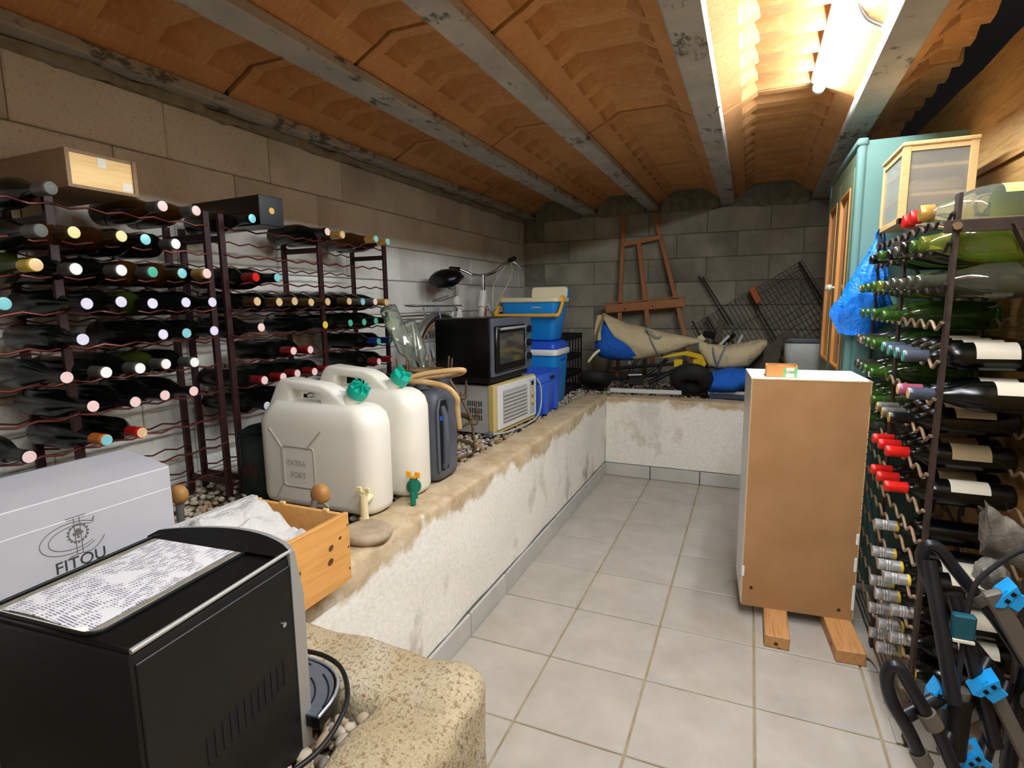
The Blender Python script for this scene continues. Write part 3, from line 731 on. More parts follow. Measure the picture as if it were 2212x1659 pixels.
# row: neck z, list of (tip x, y, kind, glass, top, cap, disc, label, scale)
RIGHT = [
 (1.462, [(.39, 1.945, 'sparkling', CL, 'short', 'redcap', 'red', None, 1), (.39, 1.86, 'sparkling', CL, 'short', 'redcap', 'red', None, 1), (.392, 1.775, 'magnum', CL, 'short', 'gold', 'gold', 'label_green', 1.12)]),
 (1.385, [(.39, 2.40, 'sparkling', K, 'open', '', '', None, 1), (.39, 2.25, 'sparkling', GR, 'open', '', '', None, 1), (.39, 2.12, 'sparkling', K, 'open', '', '', None, 1), (.39, 2.03, 'sparkling', SM, 'open', '', '', None, 1), (.39, 1.94, 'sparkling', K, 'open', '', '', None, 1), (.392, 1.85, 'sparkling', GR, 'open', '', '', None, 1), (.394, 1.765, 'magnum', YG, 'open', '', '', None, 1.05)]),
 (1.286, [(.39, 2.545, 'sparkling', GR, 'cork', '', '', None, 1), (.39, 2.44, 'sparkling', GR, 'open', '', '', None, 1), (.39, 2.33, 'sparkling', GR, 'open', '', '', None, 1), (.39, 2.235, 'sparkling', YG, 'open', '', '', None, 1), (.39, 2.12, 'sparkling', SM, 'open', '', '', None, 1), (.39, 2.03, 'sparkling', SM, 'open', '', '', None, 1), (.39, 1.94, 'sparkling', SM, 'open', '', '', None, 1), (.39, 1.85, 'sparkling', SM, 'open', '', '', None, 1), (.392, 1.765, 'sparkling', SM, 'open', '', '', None, 1.06)]),
 (1.190, [(.39, 2.50, 'sparkling', GR, 'open', '', '', None, 1), (.39, 2.41, 'sparkling', GR, 'open', '', '', None, 1), (.39, 2.29, 'sparkling', GR, 'open', '', '', None, 1), (.39, 2.13, 'sparkling', GR, 'open', '', '', None, 1)]),
 (1.091, [(.39, 2.55, 'sparkling', SM, 'open', '', '', None, 1), (.39, 2.45, 'sparkling', SM, 'cork', '', '', None, 1), (.39, 2.36, 'sparkling', GR, 'open', '', '', None, 1), (.39, 2.26, 'sparkling', GR, 'open', '', '', None, 1), (.39, 2.07, 'bordeaux', K, 'capsule', 'slate', 'green', 'c_paper', 1), (.39, 1.985, 'bordeaux', K, 'capsule', 'slate', 'green', 'c_paper', 1), (.39, 1.897, 'bordeaux', K, 'capsule', 'slate', 'green', 'c_paper', 1), (.39, 1.81, 'bordeaux', K, 'capsule', 'slate', 'green', 'c_paper', 1)]),
 (0.990, [(.39, 2.54, 'sparkling', SM, 'open', '', '', None, 1), (.39, 2.46, 'sparkling', SM, 'open', '', '', None, 1), (.39, 2.37, 'sparkling', GR, 'open', '', '', None, 1), (.39, 2.26, 'sparkling', GR, 'open', '', '', None, 1), (.392, 1.835, 'burgundy', K, 'capsule', 'maroonpink', 'peach', 'c_paper', 1), (.398, 1.755, 'burgundy', K, 'capsule', 'slate', 'peach', 'c_paper', 1)]),
 (0.897, [(.40, 2.53, 'sparkling', GR, 'open', '', '', None, 1), (.40, 2.44, 'sparkling', GR, 'open', '', '', None, 1), (.40, 2.34, 'sparkling', GR, 'open', '', '', None, 1), (.40, 2.24, 'sparkling', GR, 'open', '', '', None, 1), (.39, 2.075, 'bordeaux', K, 'capsule', 'grey', 'gold', None, 1), (.39, 1.99, 'bordeaux', K, 'capsule', 'grey', 'gold', 'c_paper', 1), (.39, 1.908, 'bordeaux', K, 'capsule', 'black', 'gold', 'c_paper', 1)]),
 (0.791, [(.40, 2.53, 'sparkling', SM, 'open', '', '', None, 1), (.40, 2.42, 'sparkling', GR, 'open', '', '', None, 1), (.40, 2.30, 'sparkling', SM, 'open', '', '', None, 1), (.39, 2.10, 'bordeaux', K, 'capsule', 'redcap', 'red', 'c_paperold', 1), (.39, 2.01, 'bordeaux', K, 'capsule', 'redcap', 'red', 'c_paperold', 1), (.39, 1.91, 'bordeaux', K, 'capsule', 'redcap', 'red', 'c_paperold', 1)]),
 (0.691, [(.39, 2.085, 'bordeaux', K, 'capsule', 'redcap', 'red', 'c_paperold', 1), (.39, 1.99, 'bordeaux', K, 'capsule', 'redcap', 'red', 'c_paperold', 1), (.39, 1.885, 'bordeaux', K, 'capsule', 'redcap', 'red', 'c_paper', 1)]),
 (0.539, [(.39, 1.97, 'bordeaux', K, 'screw', 'yellow', '', None, 1)]),
 (0.447, [(.39, 1.965, 'bordeaux', K, 'screw', 'yellow', '', None, 1), (.39, 1.881, 'bordeaux', K, 'screw', 'yellow', '', 'c_paper', 1), (.39, 1.797, 'bordeaux', K, 'screw', 'yellow', '', 'c_paper', 1)]),
 (0.356, [(.39, 1.962, 'bordeaux', K, 'screw', 'yellow', '', None, 1), (.388, 1.876, 'bordeaux', K, 'screw', 'yellow', '', 'c_paper', 1), (.412, 1.79, 'bordeaux', K, 'screw', 'white', '', 'c_paper', 1)]),
 (0.268, [(.39, 1.955, 'bordeaux', K, 'screw', 'yellow', '', None, 1), (.40, 1.868, 'bordeaux', K, 'screw', 'yellow', '', 'c_paper', 1), (.415, 1.785, 'bordeaux', K, 'screw', 'yellow', '', 'c_paper', 1)]),
 (0.178, [(.40, 1.96, 'bordeaux', K, 'screw', 'yellow', '', None, 1), (.405, 1.875, 'bordeaux', K, 'screw', 'yellow', '', None, 1), (.42, 1.79, 'bordeaux', K, 'screw', 'yellow', '', None, 1)]),
]
RN2 = ['topmost', 'second', 'third', 'fourth', 'fifth', 'sixth', 'seventh', 'eighth', 'ninth', 'tenth', 'eleventh', 'twelfth', 'thirteenth', 'fourteenth']
TN = {'capsule': '', 'short': '', 'open': 'open neck', 'cork': 'corked neck', 'screw': 'silver screw cap'}
for ri, (nz, items) in enumerate(RIGHT):
    n = len(items)
    for i, (x, y, kind, glass, top, cap, disc, lab, sc) in enumerate(items):
        d = TN[top] or {'redcap': 'red', 'gold': 'gold', 'slate': 'slate grey', 'grey': 'grey', 'black': 'black', 'maroonpink': 'dusky pink'}[cap]+' capsule'
        pos = 'nearest' if i == n-1 else f'{ORD[n-i]} nearest'
        tl = f"{GN[glass]} bottle with {d}, {pos} in {RN2[ri]} row of the plank-wall rack"
        if n == 1: tl = f"{GN[glass]} bottle with {d}, alone in {RN2[ri]} row of the plank-wall rack"
        bottle(x, y, nz+.0, -1, kind, glass, cap or 'grey', disc or 'white', lab, random.uniform(1.2, 1.9) if lab else 0, tl, 'bottles lying in the rusty rack', sc, top)
# ------------------------------------------------------------------ things on top of the racks
t = thing('wine_crate', 'pale pine wine crate lying on top of the rack behind the white carton', 'crate', (-1.79, 1.0, 1.56))
x0, x1, y0, y1, z0, z1 = -1.96, -1.625, 0.905, 1.085, 1.558, 1.655
part('side_board', G().box(x0, x1, y0, y0+.010, z0, z1), 'crate_side', t)
part('side_board', G().box(x0, x1, y1-.010, y1, z0, z1), 'crate_side', t)
part('base_board', G().box(x0, x1, y0+.010, y1-.010, z0, z0+.008), 'crate_side', t)
part('lid', G().box(x0, x1-.004, y0+.010, y1-.010, z1-.008, z1), 'crate_side', t)
part('end_board', G().box(x1-.016, x1-.006, y0+.010, y1-.010, z0+.008, z1-.008), 'crate_pale', t, label='pale end board')
part('label', G().box(x1-.0065, x1-.005, 0.985, 1.007, z1-.034, z1-.006), 'c_paper', t)
part('label', G().box(x1-.0065, x1-.005, 1.045, 1.072, z0+.012, z0+.034), 'c_paper', t)
t = thing('gift_box', 'black card bottle box with a gold crest on top of the far dark red rack', 'box', (-1.78, 1.56, 1.53))
g = G(Matrix.Translation((-1.78, 1.555, 1.53)) @ Matrix.Rotation(-0.06, 4, 'Z'))
g.box(-.19, .18, -.052, .052, 0.002, .105, .002); part('carton', g, 'gloss_black', t)
g = G(Matrix.Translation((-1.78, 1.555, 1.53)) @ Matrix.Rotation(-0.06, 4, 'Z'))
for a in range(8):
    g.box(.1802, .181, -.003, .003, .050, .068, 0, Matrix.Translation((0, .0, .0)) @ Matrix.Translation((0, 0, .055)) @ Matrix.Rotation(a*PI/8, 4, 'X') @ Matrix.Translation((0, 0, -.059)))
g.lathe([(.1802, .012), (.1812, .011)], 12, Matrix.Translation((0, 0, .055))); part('crest', g, 'c_gold', t)

# ------------------------------------------------------------------ white carton with the printed monogram
t = thing('carton', 'white cardboard wine carton printed with a monogram, lying behind the coffee machine', 'carton', (-1.47, 0.65, TOP))
x0, x1, y0, y1 = -1.585, -1.335, 0.30, 0.893
g = G().prism([(x0, .556), (x1, .556), (x1, .85), (x1-.085, .865), (x1-.172, .877), (x0+.03, .862), (x0, .845)], 1, y0, y1)
part('box', g, 'carton', t)
part('tape', G().prism([(x1-.172, .8775), (x1-.168, .8795), (x0+.03, .8645), (x0+.035, .8620)], 1, y0, y1-.002), 'tape', t)
part('crease', G().box(x1-.0002, x1+.0008, y0+.002, y1-.002, .792, .7935), 'c_white', t)
part('crease', G().box(x1-.0002, x1+.0008, y0+.002, y1-.002, .846, .8475), 'c_white', t)
XF = x1+.0007
def on_box(a, b): return (XF, 0.673+a, 0.752+b)      # a to the right (+Y), b up
text('FITOU', .036, frame_M(on_box(.003, -.058), (0, 1, 0), (0, 0, 1)), 'ink', t, 'lettering', .0003)
g = G()
def arc(cx, cy, rx, ry, a0, a1, n=22): return [on_box(cx+rx*math.cos(a0+(a1-a0)*i/n), cy+ry*math.sin(a0+(a1-a0)*i/n)) for i in range(n+1)]
g.tube(arc(-.010, 0, .060, .034, .75, 2*PI-.75), .0007, 4); g.tube(arc(-.004, 0, .050, .026, .8, 2*PI-.8), .0007, 4)
g.tube([on_box(.032, .023), on_box(.038, .033), on_box(.034, .019)], .0007, 4)
part('monogram_letter', g, 'ink_grey', t)
g = G()
for d in (-.007, .007): g.tube([on_box(d*.8+.003, .042), on_box(d*.8+.003, -.040)], .0007, 4)
g.tube([on_box(-.018, .044), on_box(.022, .044)], .0007, 4); g.tube([on_box(-.016, .040), on_box(.020, .040)], .0006, 4)
g.tube([on_box(-.018, -.042)]+[on_box(.0+.055*i/10, -.040-.004*math.sin(PI*i/10)+.022*(i/10)**3) for i in range(11)], .0008, 4)
g.tube([on_box(.010, -.034)]+[on_box(.010+.044*i/10, -.034+.024*(i/10)**3) for i in range(11)], .0006, 4)
part('monogram_letter', g, 'ink_grey', t)
g = G()
g.tube(arc(.003, .006, .018, .018, 0, 2*PI), .0007, 4)
for k in range(16):
    a = 2*PI*k/16; g.ell(on_box(.003+.020*math.cos(a), .006+.020*math.sin(a)), (.0005, .0028, .0028), 1)
for a, b, r in ((.003, .012, .0055), (-.003, .006, .005), (.009, .006, .005), (.003, .004, .004), (.003, -.003, .003)): g.ell(on_box(a, b), (.0006, r, r), 1)
part('crest', g, 'ink_grey', t)

# ------------------------------------------------------------------ coffee machine
CM = Matrix.Translation((-0.742, 0.452, 0)) @ Matrix.Rotation(0.085, 4, 'Z')
t = thing('coffee_machine', 'black coffee machine with a silver front, topped by a printed leaflet', 'coffee machine', (-0.742, 0.452, 0.52), 0.085)
HX, HY = 0.130, 0.128
part('body', G(CM).box(-HX, HX, -HY, HY, 0.535, 0.872, .006, None, 2), 'black_plastic', t, 40)
g = G(CM); out = []
for k in range(13):
    a = k/12; x = -HX+2*HX*a; out.append((x, HY+.004+.040*math.sin(PI*a)**0.8))
poly = [(-HX-.002, HY-.002)]+out+[(HX+.002, HY-.002)]
g.prism(poly[::-1], 2, 0.70, 0.880); part('front_panel', g, 'silver', t, 50)
g = G(CM); out2 = [(x, y-.010) for x, y in out]; g.prism(([(-HX+.004, HY-.03)]+out2+[(HX-.004, HY-.03)])[::-1], 2, 0.8795, 0.8815); part('top_band', g, 'gloss_black', t)
part('top_panel', G(CM).box(-HX+.004, HX-.002, -HY+.003, HY-.004, .870, .8775, .002), 'gloss_black', t, 40)
part('cup_tray', G(CM).box(-HX+.018, HX-.066, -HY+.012, HY-.018, .877, .8795, .001), 'tray_grey', t, label='dusty grey cup tray')
g = G(CM).tube([(v[0], v[1], .880) for v in rrect(-HX+.012, HX-.060, -HY+.006, HY-.012, .02, 4)], .0022, 6, True); part('tray_rim', g, 'black_plastic', t, 60)
part('edge_strip', G(CM).tube([(HX-.001, -HY+.004, .874), (HX-.001, HY, .878)], .0032, 8), 'silver', t, 60, label='bright metal edge strip')
part('side_panel', G(CM).box(HX-.001, HX+.0025, -HY+.006, HY-.006, .545, .858, .001), 'black_plastic', t)
g = G(CM)
for k in range(12):
    y = -.045+.0125*k; g.box(HX+.001, HX+.0034, y-.0026, y+.0026, .668+.0012*k, .708+.0012*k)
part('vent_slots', g, 'deep', t)
g = G(CM).prism([(HY-.010, .545), (HY+.012, .545), (HY+.014, .62), (HY+.016, .80), (HY+.002, .8775), (HY-.008, .8775)], 0, HX-.006, HX+.004); part('front_strip', g, 'silver', t)
part('screw', G(CM).cyl((HX+.002, HY-.03, .775), (HX+.005, HY-.03, .775), .004, 10), 'chrome', t, 60)
# drip tray with a slotted grid
def tr(w, d, n=18):
    o_ = []
    for k in range(n+1):
        a = PI*k/n; c, sn = math.cos(a), math.sin(a); o_.append((.022+w*math.copysign(abs(c)**.75, c), HY+d*abs(sn)**.8))
    return o_
g = G(CM); g.prism(tr(.138, .122), 2, 0.583, 0.602); part('drip_tray', g, 'gloss_black', t, 50)
g = G(CM); g.prism(tr(.130, .114), 2, 0.601, 0.6045); part('drip_grid', g, 'dark_plastic', t)
part('tray_edge', G(CM).tube([(x, y, .604) for x, y in tr(.136, .120)], .0028, 6), 'alu', t, 60)
g = G(CM)
for k in range(5):
    r0 = .028+.018*k
    for a0 in (.12, 1.25, 2.2): g.tube([(.022+r0*1.3*math.cos(a0+i*.1), HY+.008+r0*math.sin(a0+i*.1), .6047) for i in range(9)], .0017, 5)
part('grid_slot', g, 'deep', t)
P = spline([(-.745, .712, .606), (-.691, .712, .609), (-.636, .695, .609), (-.585, .650, .606), (-.560, .600, .604), (-.552, .550, .600), (-.562, .510, .596), (-.585, .48, .590), (-.62, .45, .586)], 8)
part('power_cord', G().tube(P, .0042, 8), 'black_plastic', t, 60)
# leaflet
g = G(CM); 
def leaf(u, v): return (-.095+.150*u, -.118+.212*v, .8815+.004*max(0, .14-v)*u*3+.003*math.sin(u*5)*(1-v)**4+.0006*math.sin(9*v))
g.surf(10, 14, leaf); g.surf(10, 14, lambda u, v: (leaf(u, v)[0], leaf(u, v)[1], leaf(u, v)[2]-.0012))
single('leaflet', g, 'leaflet', 'white printed instruction leaflet lying on the black coffee machine', 'leaflet', 60)
g = G(CM).box(-.097, .052, -.123, .088, .8798, .8803); single('leaflet', g, 'c_paper', 'yellowed sheet edge under the printed instruction leaflet', 'leaflet')

# ------------------------------------------------------------------ pine crate with a white cloth
CT = Matrix.Translation((0, 0, 0))
t = thing('pine_crate', 'open knotty pine crate holding a white cloth, on the low wall by jerrycans', 'crate', (-1.10, 0.90, TOP))
x0, x1, y0, y1, z0, z1 = -1.16, -0.868, 0.70, 1.005, TOP+.002, TOP+.172
part('side_board', G().box(x1-.012, x1, y0, y1, z0, z1, .001), 'pine', t)
part('side_board', G().box(x0, x0+.012, y0, y1, z0, z1, .001), 'pine', t)
part('side_board', G().box(x0+.012, x1-.012, y1-.012, y1, z0, z1-.004, .001), 'pine', t)
part('side_board', G().box(x0+.012, x1-.012, y0, y0+.012, z0, z1-.004, .001), 'pine', t)
part('base_board', G().box(x0+.012, x1-.012, y0+.012, y1-.012, z0, z0+.008), 'pine', t)
for y, z, r in ((.800, .690, .017), (.838, .671, .006), (.940, .688, .007), (.936, .656, .008), (.972, .70, .004)):
    part('knot', G().lathe([(0, r*1.15), (.0006, r), (.0008, r*.5), (.0004, 0)], 14, Matrix.Translation((x1-.0002, y, z)) @ Matrix.Rotation(.4, 4, 'X') @ Matrix.Diagonal((1, 1.15, .9, 1))), 'knot', t)
for z in (z0+.03, z0+.085, z0+.14):
    part('nail', G().cyl((x1-.001, y1-.006, z), (x1+.0006, y1-.006, z), .0025, 8), 'rust', t)
for x in (-.93, -1.07): part('splinter', G().box(x-.008, x+.008, y1-.012, y1-.002, z1-.005, z1+.003, .002), 'pine_pale', t)
def clothf(u, v):
    x = -1.325+u*0.435; y = 0.73+v*0.262
    e = min(u*1.6, 1-u, v, 1-v); b = min(1, e*6.5); b = b*b*(3-2*b)
    n = noise.noise(Vector((x*8, y*8, 3)))*.5+abs(noise.noise(Vector((x*19, y*15, 1))))*.6+.25*abs(noise.noise(Vector((x*45, y*38, 4))))
    base = .60 if x < -1.165 else .655-.25*max(0, x+1.02)
    h = base+b*(.058+.048*math.exp(-((x+1.10)/.07)**2)+.05*n)+(.0 if x > -1.165 else .03)
    if -1.175 < x < -1.145: h = max(h, .762)
    return (x, y, h)
g = G().surf(64, 34, clothf); single('cloth', g, 'cloth', 'crumpled white cloth heaped in the knotty pine crate', 'cloth', 60)
# rods with round wooden knobs
t = thing('knob_rod', 'worn orange wooden knob on a metal rod behind the pine crate', 'handle', (-1.115, 1.16, .55))
part('rod', G().cyl((-1.118, 1.085, .56), (-1.108, 1.150, .700), .0105, 12), 'grey_metal', t, 60)
g = G(Matrix.Translation((-1.106, 1.170, .712)) @ Matrix.Rotation(math.radians(90), 4, 'Z')); g.lathe([(-.020, .010), (-.017, .022), (-.008, .029), (.006, .029), (.016, .022), (.020, .010)], 20); part('knob', g, 'knob_orange', t, 60)
t = thing('knob_rod', 'orange wooden knob on a rod peeping out behind the white carton', 'handle', (-1.40, 0.96, .55))
part('rod', G().cyl((-1.404, .955, .55), (-1.400, .955, .735), .010, 12), 'grey_metal', t, 60)
g = G(Matrix.Translation((-1.398, .955, .745)) @ Matrix.Rotation(math.radians(90), 4, 'Z')); g.lathe([(-.018, .010), (-.015, .020), (-.007, .026), (.006, .026), (.014, .020), (.018, .010)], 20); part('knob', g, 'knob_orange', t, 60)
g = G(); t_ = bmesh.new(); bmesh.ops.create_icosphere(t_, subdivisions=3, radius=1.0)
for v in t_.verts: v.co = Vector((-.985+v.co.x*.075, 1.215+v.co.y*.072, .598+max(-.016, min(.014, v.co.z*.03))+.004*noise.noise(v.co*4)))
g.merge(t_); single('stone', g, 'stone', 'flat round grey stone on the wall edge between pine crate and jerrycan', 'stone', 60)

# ------------------------------------------------------------------ jerrycans
def jerrycan(name, label, x0, x1, yf, d, zt, capx, capang, tap, fins):
    t = thing(name, label, 'jerrycan', ((x0+x1)/2, yf+d/2, TOP))
    yc = yf+d/2; rr = []
    def sec(xa, xb, hd, z, r): return [(x, yc+y, z) for x, y in rrect(xa, xb, -hd, hd, min(r, hd*.98), 6)]
    H = d/2; b = TOP+.004
    L = [(x0+.020, x1-.020, H-.018, b, .05), (x0+.006, x1-.006, H-.004, b+.010, .06), (x0, x1, H, b+.028, .065), (x0, x1, H, zt-.155, .065),
         (x0+.002, x1-.001, H, zt-.135, .065), (x0+.026, x1-.010, H-.004, zt-.105, .062), (x0+.042, x1-.028, H-.012, zt-.088, .055), (x0+.054, x1-.048, H-.024, zt-.078, .045), (x0+.060, x1-.060, H-.038, zt-.075, .02)]
    part('body', G().rings([sec(*q) for q in L]), 'hdpe', t, 50)
    A0 = [(x0+.018, zt-.118), (x0+.070, zt-.024), (x0+.086, zt-.006), (x0+.105, zt), (x0+.262, zt-.014), (x0+.300, zt-.028), (x0+.345, zt-.062), (x0+.385, zt-.105)]
    I0 = [(x0+.262, zt-.105), (x0+.256, zt-.052), (x0+.245, zt-.046), (x0+.145, zt-.036), (x0+.132, zt-.044), (x0+.126, zt-.105)]
    tb = bmesh.new(); q = G(); q.prism(A0+I0, 1, yc-.036, yc+.036); tb = q.b
    bmesh.ops.recalc_face_normals(tb, faces=tb.faces[:])
    bmesh.ops.bevel(tb, geom=[e for e in tb.edges if abs(e.verts[0].co.y-e.verts[1].co.y) < 1e-5], offset=.011, segments=3, affect='EDGES', profile=.5)
    part('handle', q, 'hdpe', t, 60)
    cx = x0+capx; cM = Matrix.Translation((cx, yc, zt-.055)) @ Matrix.Rotation(math.radians(-90+capang), 4, 'Y')
    part('neck', G(cM).lathe([(-.03, .027), (.018, .026)], 20), 'hdpe', t, 50)
    g = G(cM).lathe([(.012, .0335), (.030, .0340), (.040, .0325), (.042, .020), (.042, 0)], 24)
    for k in range(fins): g.box(.038, .058, -.002, .002, .006, .032, .001, Matrix.Rotation(2*PI*k/fins, 4, 'X'))
    if fins < 6: g.lathe([(.040, .010), (.049, .009), (.049, 0)], 12)
    part('cap', g, 'capgreen', t, 40, label='green screw cap')
    return t, yc, H
t1, yc, H = jerrycan('jerrycan', 'large milky white jerrycan with cream tap, nearest on the low wall', -1.53, -1.050, 1.325, 0.155, 1.006, .37, 38, None, 8)
yf = 1.325-.0006
for P in ([(-1.455, .845), (-1.405, .785)], [(-1.405, .785), (-1.405, .66)], [(-1.30, .785), (-1.235, .85)], [(-1.405, .66), (-1.44, .61)], [(-1.275, .64), (-1.22, .60)]):
    part('embossed_line', G().tube([(a, yf, z) for a, z in P], .0035, 6), 'hdpe_line', t1, 60)
part('embossed_panel', G().tube([(a, yf, z) for a, z in rrect(-1.400, -1.270, .655, .790, .012, 3)], .0032, 6, True), 'hdpe_line', t1, 60)
text('EXTRA', .026, frame_M((-1.345, yf-.001, .735), (1, 0, 0), (0, 0, 1)), 'hdpe_line', t1)
text('FORT', .026, frame_M((-1.340, yf-.001, .695), (1, 0, 0), (0, 0, 1)), 'hdpe_line', t1)
tp = part('tap', G().cyl((-1.062, 1.335, .655), (-1.060, 1.305, .650), .011, 12).cyl((-1.060, 1.300, .585), (-1.060, 1.300, .675), .0125, 14).tube([(-1.061, 1.300, .588), (-1.061, 1.300, .600)], .0145, 14), 'cream_plastic', t1, 50, label='cream plastic tap')
part('tap_handle', G().box(-1.068, -1.052, 1.294, 1.306, .675, .685, .002).box(-1.084, -1.066, 1.296, 1.304, .680, .696, .002).box(-1.054, -1.036, 1.296, 1.304, .680, .696, .002), 'c_cream', tp)
part('tag', G().box(-1.215, -1.170, 1.398, 1.402, .955, .972, 0, Matrix.Identity(4)), 'white_lam', t1)
t2, yc, H = jerrycan('jerrycan', 'large milky white jerrycan with green tap, second on the low wall', -1.505, -1.025, 1.520, 0.155, 1.030, .372, 45, None, 3)
tp = part('tap', G().lathe([(0, .026), (.012, .024), (.014, .012), (.035, .012)], 16, Matrix.Translation((-1.035, 1.535, .628)) @ Matrix.Rotation(math.radians(-62), 4, 'Z')).cyl((-1.012, 1.500, .600), (-1.012, 1.500, .668), .0135, 14).cyl((-1.012, 1.492, .625), (-1.006, 1.486, .582), .009, 12), 'tapgreen', t2, 50, label='dark green tap')
part('tap_handle', G().box(-1.024, -1.000, 1.494, 1.506, .668, .678, .002).box(-1.040, -1.020, 1.496, 1.504, .672, .692, .002).box(-1.006, -.986, 1.496, 1.504, .672, .692, .002), 'taporange', tp, label='orange tap handle')
# dark grey jerrycan with the handle recess
t = thing('jerrycan', 'dark grey jerrycan with a deep handle recess, beside the milky jerrycans', 'jerrycan', (-1.21, 1.77, TOP))
def dsec(z, s, notch):
    out = []
    xa, xb, ya, yb = -1.40+s, -1.030-s, 1.690+s, 1.862-s
    P = rrect(xa, xb, ya, yb, .035, 5)
    # walk, cut a notch in the -Y/+X corner face
    res = []
    for x, y in P: res.append((x, y, z))
    return res
L = [(.585, .02, 0), (.595, .006, 0), (.62, 0, 0), (.76, 0, 0), (.885, 0, 0), (.915, .006, 0), (.935, .025, 0), (.942, .055, 0)]
part('body', G().rings([dsec(*q) for q in L]), 'dark_plastic', t, 50)
g = G(); P = [(.625,), (.9,)]
g.prism([(1.702, .63), (1.765, .63), (1.770, .66), (1.770, .86), (1.755, .895), (1.715, .895), (1.700, .86)], 0, -1.034, -1.0285); part('handle_recess', g, 'deep', t)
g = G().tube([(-1.032, 1.735, .64), (-1.022, 1.735, .66), (-1.020, 1.735, .76), (-1.022, 1.735, .84), (-1.034, 1.735, .87)], .013, 10); part('handle', g, 'dark_plastic', t, 60)
g = G().tube([(-1.030, a, z) for a, z in ((1.700, .63), (1.697, .86), (1.712, .898), (1.758, .898), (1.773, .862), (1.772, .63))], .006, 8); part('recess_rim', g, 'dark_plastic', t, 60)
part('label', G().box(-1.027, -1.024, 1.706, 1.726, .822, .838), 'blue2', t)
for y in (1.735, 1.825): part('cap', G().cyl((-1.10 if y < 1.8 else -1.085, y, .935), (-1.10 if y < 1.8 else -1.085, y, .962), .034, 20), 'dark_plastic', t, 50)
# old hose in loops on the grey jerrycan
P = spline([(-1.24, 1.70, .955), (-1.19, 1.72, .965), (-1.12, 1.75, .985), (-1.05, 1.78, .995), (-1.00, 1.80, 1.000), (-.985, 1.825, .995), (-1.02, 1.85, .980), (-1.10, 1.85, .965), (-1.20, 1.80, .958), (-1.16, 1.72, .960), (-1.08, 1.71, .962), (-1.01, 1.73, .945), (-.978, 1.75, .905), (-.985, 1.765, .865), (-.992, 1.79, .78)], 7)
single('hose', G().tube(P, .0105, 10), 'hose', 'yellowed flexible hose looped over the dark grey jerrycan', 'hose', 60)
# dark green can by the rack
t = thing('green_can', 'dark green metal can with a dull red emblem beside the milky jerrycan', 'can', (-1.615, 1.44, .555))
zb = .558
R_ = [[(x, y, zz) for x, y in rrect(-1.693+s, -1.530-s, 1.375+s, 1.535-s, .045-s*.3, 6)] for zz, s in ((zb, .006), (zb+.012, 0), (zb+.225, 0), (zb+.245, .008), (zb+.258, .026), (zb+.262, .05))]
part('body', G().rings(R_), 'green_can', t, 50)
part('lid_rim', G().tube([(x, y, zb+.232) for x, y in rrect(-1.694, -1.529, 1.374, 1.536, .045, 6)], .004, 6, True), 'green_can', t, 60)
g = G()
for k in range(3): g.ell((-1.64+.025*k, 1.3745, zb+.10+.02*(k == 1)), (.013, .0015, .028), 1)
part('emblem', g, 'green_can_red', t, 60)

# ------------------------------------------------------------------ bottle drying rack with clear bottles
DC = (-1.335, 2.11)
t = thing('bottle_drying_rack', 'rusty bottle drying rack with upturned pegs behind the dark grey jerrycan', 'drying rack', (DC[0], DC[1], .56))
def ring(r, z): return [(DC[0]+r*math.cos(2*PI*k/28), DC[1]+r*math.sin(2*PI*k/28), z) for k in range(28)]
for r, z in ((.085, .945), (.150, .83), (.200, .715), (.215, .578)):
    part('ring', G().tube(ring(r, z), .0135, 8, True, flat=.35), 'dry_rack', t, 60)
    if z > .6:
        n = 7 if r < .1 else 10
        for k in range(n):
            a = 2*PI*k/n+.2; c, s = math.cos(a), math.sin(a); X0, Y0 = DC[0]+r*c, DC[1]+r*s
            part('peg', G().tube([(X0, Y0, z-.004), (X0+.030*c, Y0+.030*s, z-.008), (X0+.036*c, Y0+.036*s, z), (X0+.042*c, Y0+.042*s, z+.062)], .0042, 6), 'dry_rack', t, 60)
for k in range(4):
    a = PI/2*k+.5; c, s = math.cos(a), math.sin(a)
    part('upright', G().tube(spline([(DC[0]+.085*c, DC[1]+.085*s, .94), (DC[0]+.15*c, DC[1]+.15*s, .83), (DC[0]+.20*c, DC[1]+.20*s, .715), (DC[0]+.215*c, DC[1]+.215*s, .572)], 4), .006, 6), 'dry_rack', t, 60)
for k, (bx, by, tx, ty) in enumerate(((-1.585, 2.19, .55, .02), (-1.515, 2.245, .38, .05))):
    lab = ('clear glass bottle with a paper label upside down on the drying rack', 'smaller clear glass bottle upside down on the drying rack beside the bicycle')[k]
    t = thing('clear_bottle', lab, 'bottle', (-1.43, 2.2, .93), 0, 'clear bottles on the drying rack')
    a = Vector((-1.435+.03*k, 2.19+.03*k, .925)); b = Vector((bx, by, 1.235-.075*k)); d = (a-b).normalized(); L = (a-b).length
    u = d.orthogonal().normalized(); v = d.cross(u); M = Matrix((d, u, v)).transposed().to_4x4(); M.translation = b
    s = L/.3; part('body', G(M).lathe([(h*s, r*1.12) for h, r in PROF['bordeaux']]+[(.298*s, .011)]+[(h*s, max(r*1.12-.004, .002)) for h, r in PROF['bordeaux'][::-1] if h > .01], 20), 'glass_clear', t, 50)
    if k == 0: part('label', G(M).lathe([(.06, .0425), (.105, .0425)], 10, None, .2, 1.5), 'c_paper', t)
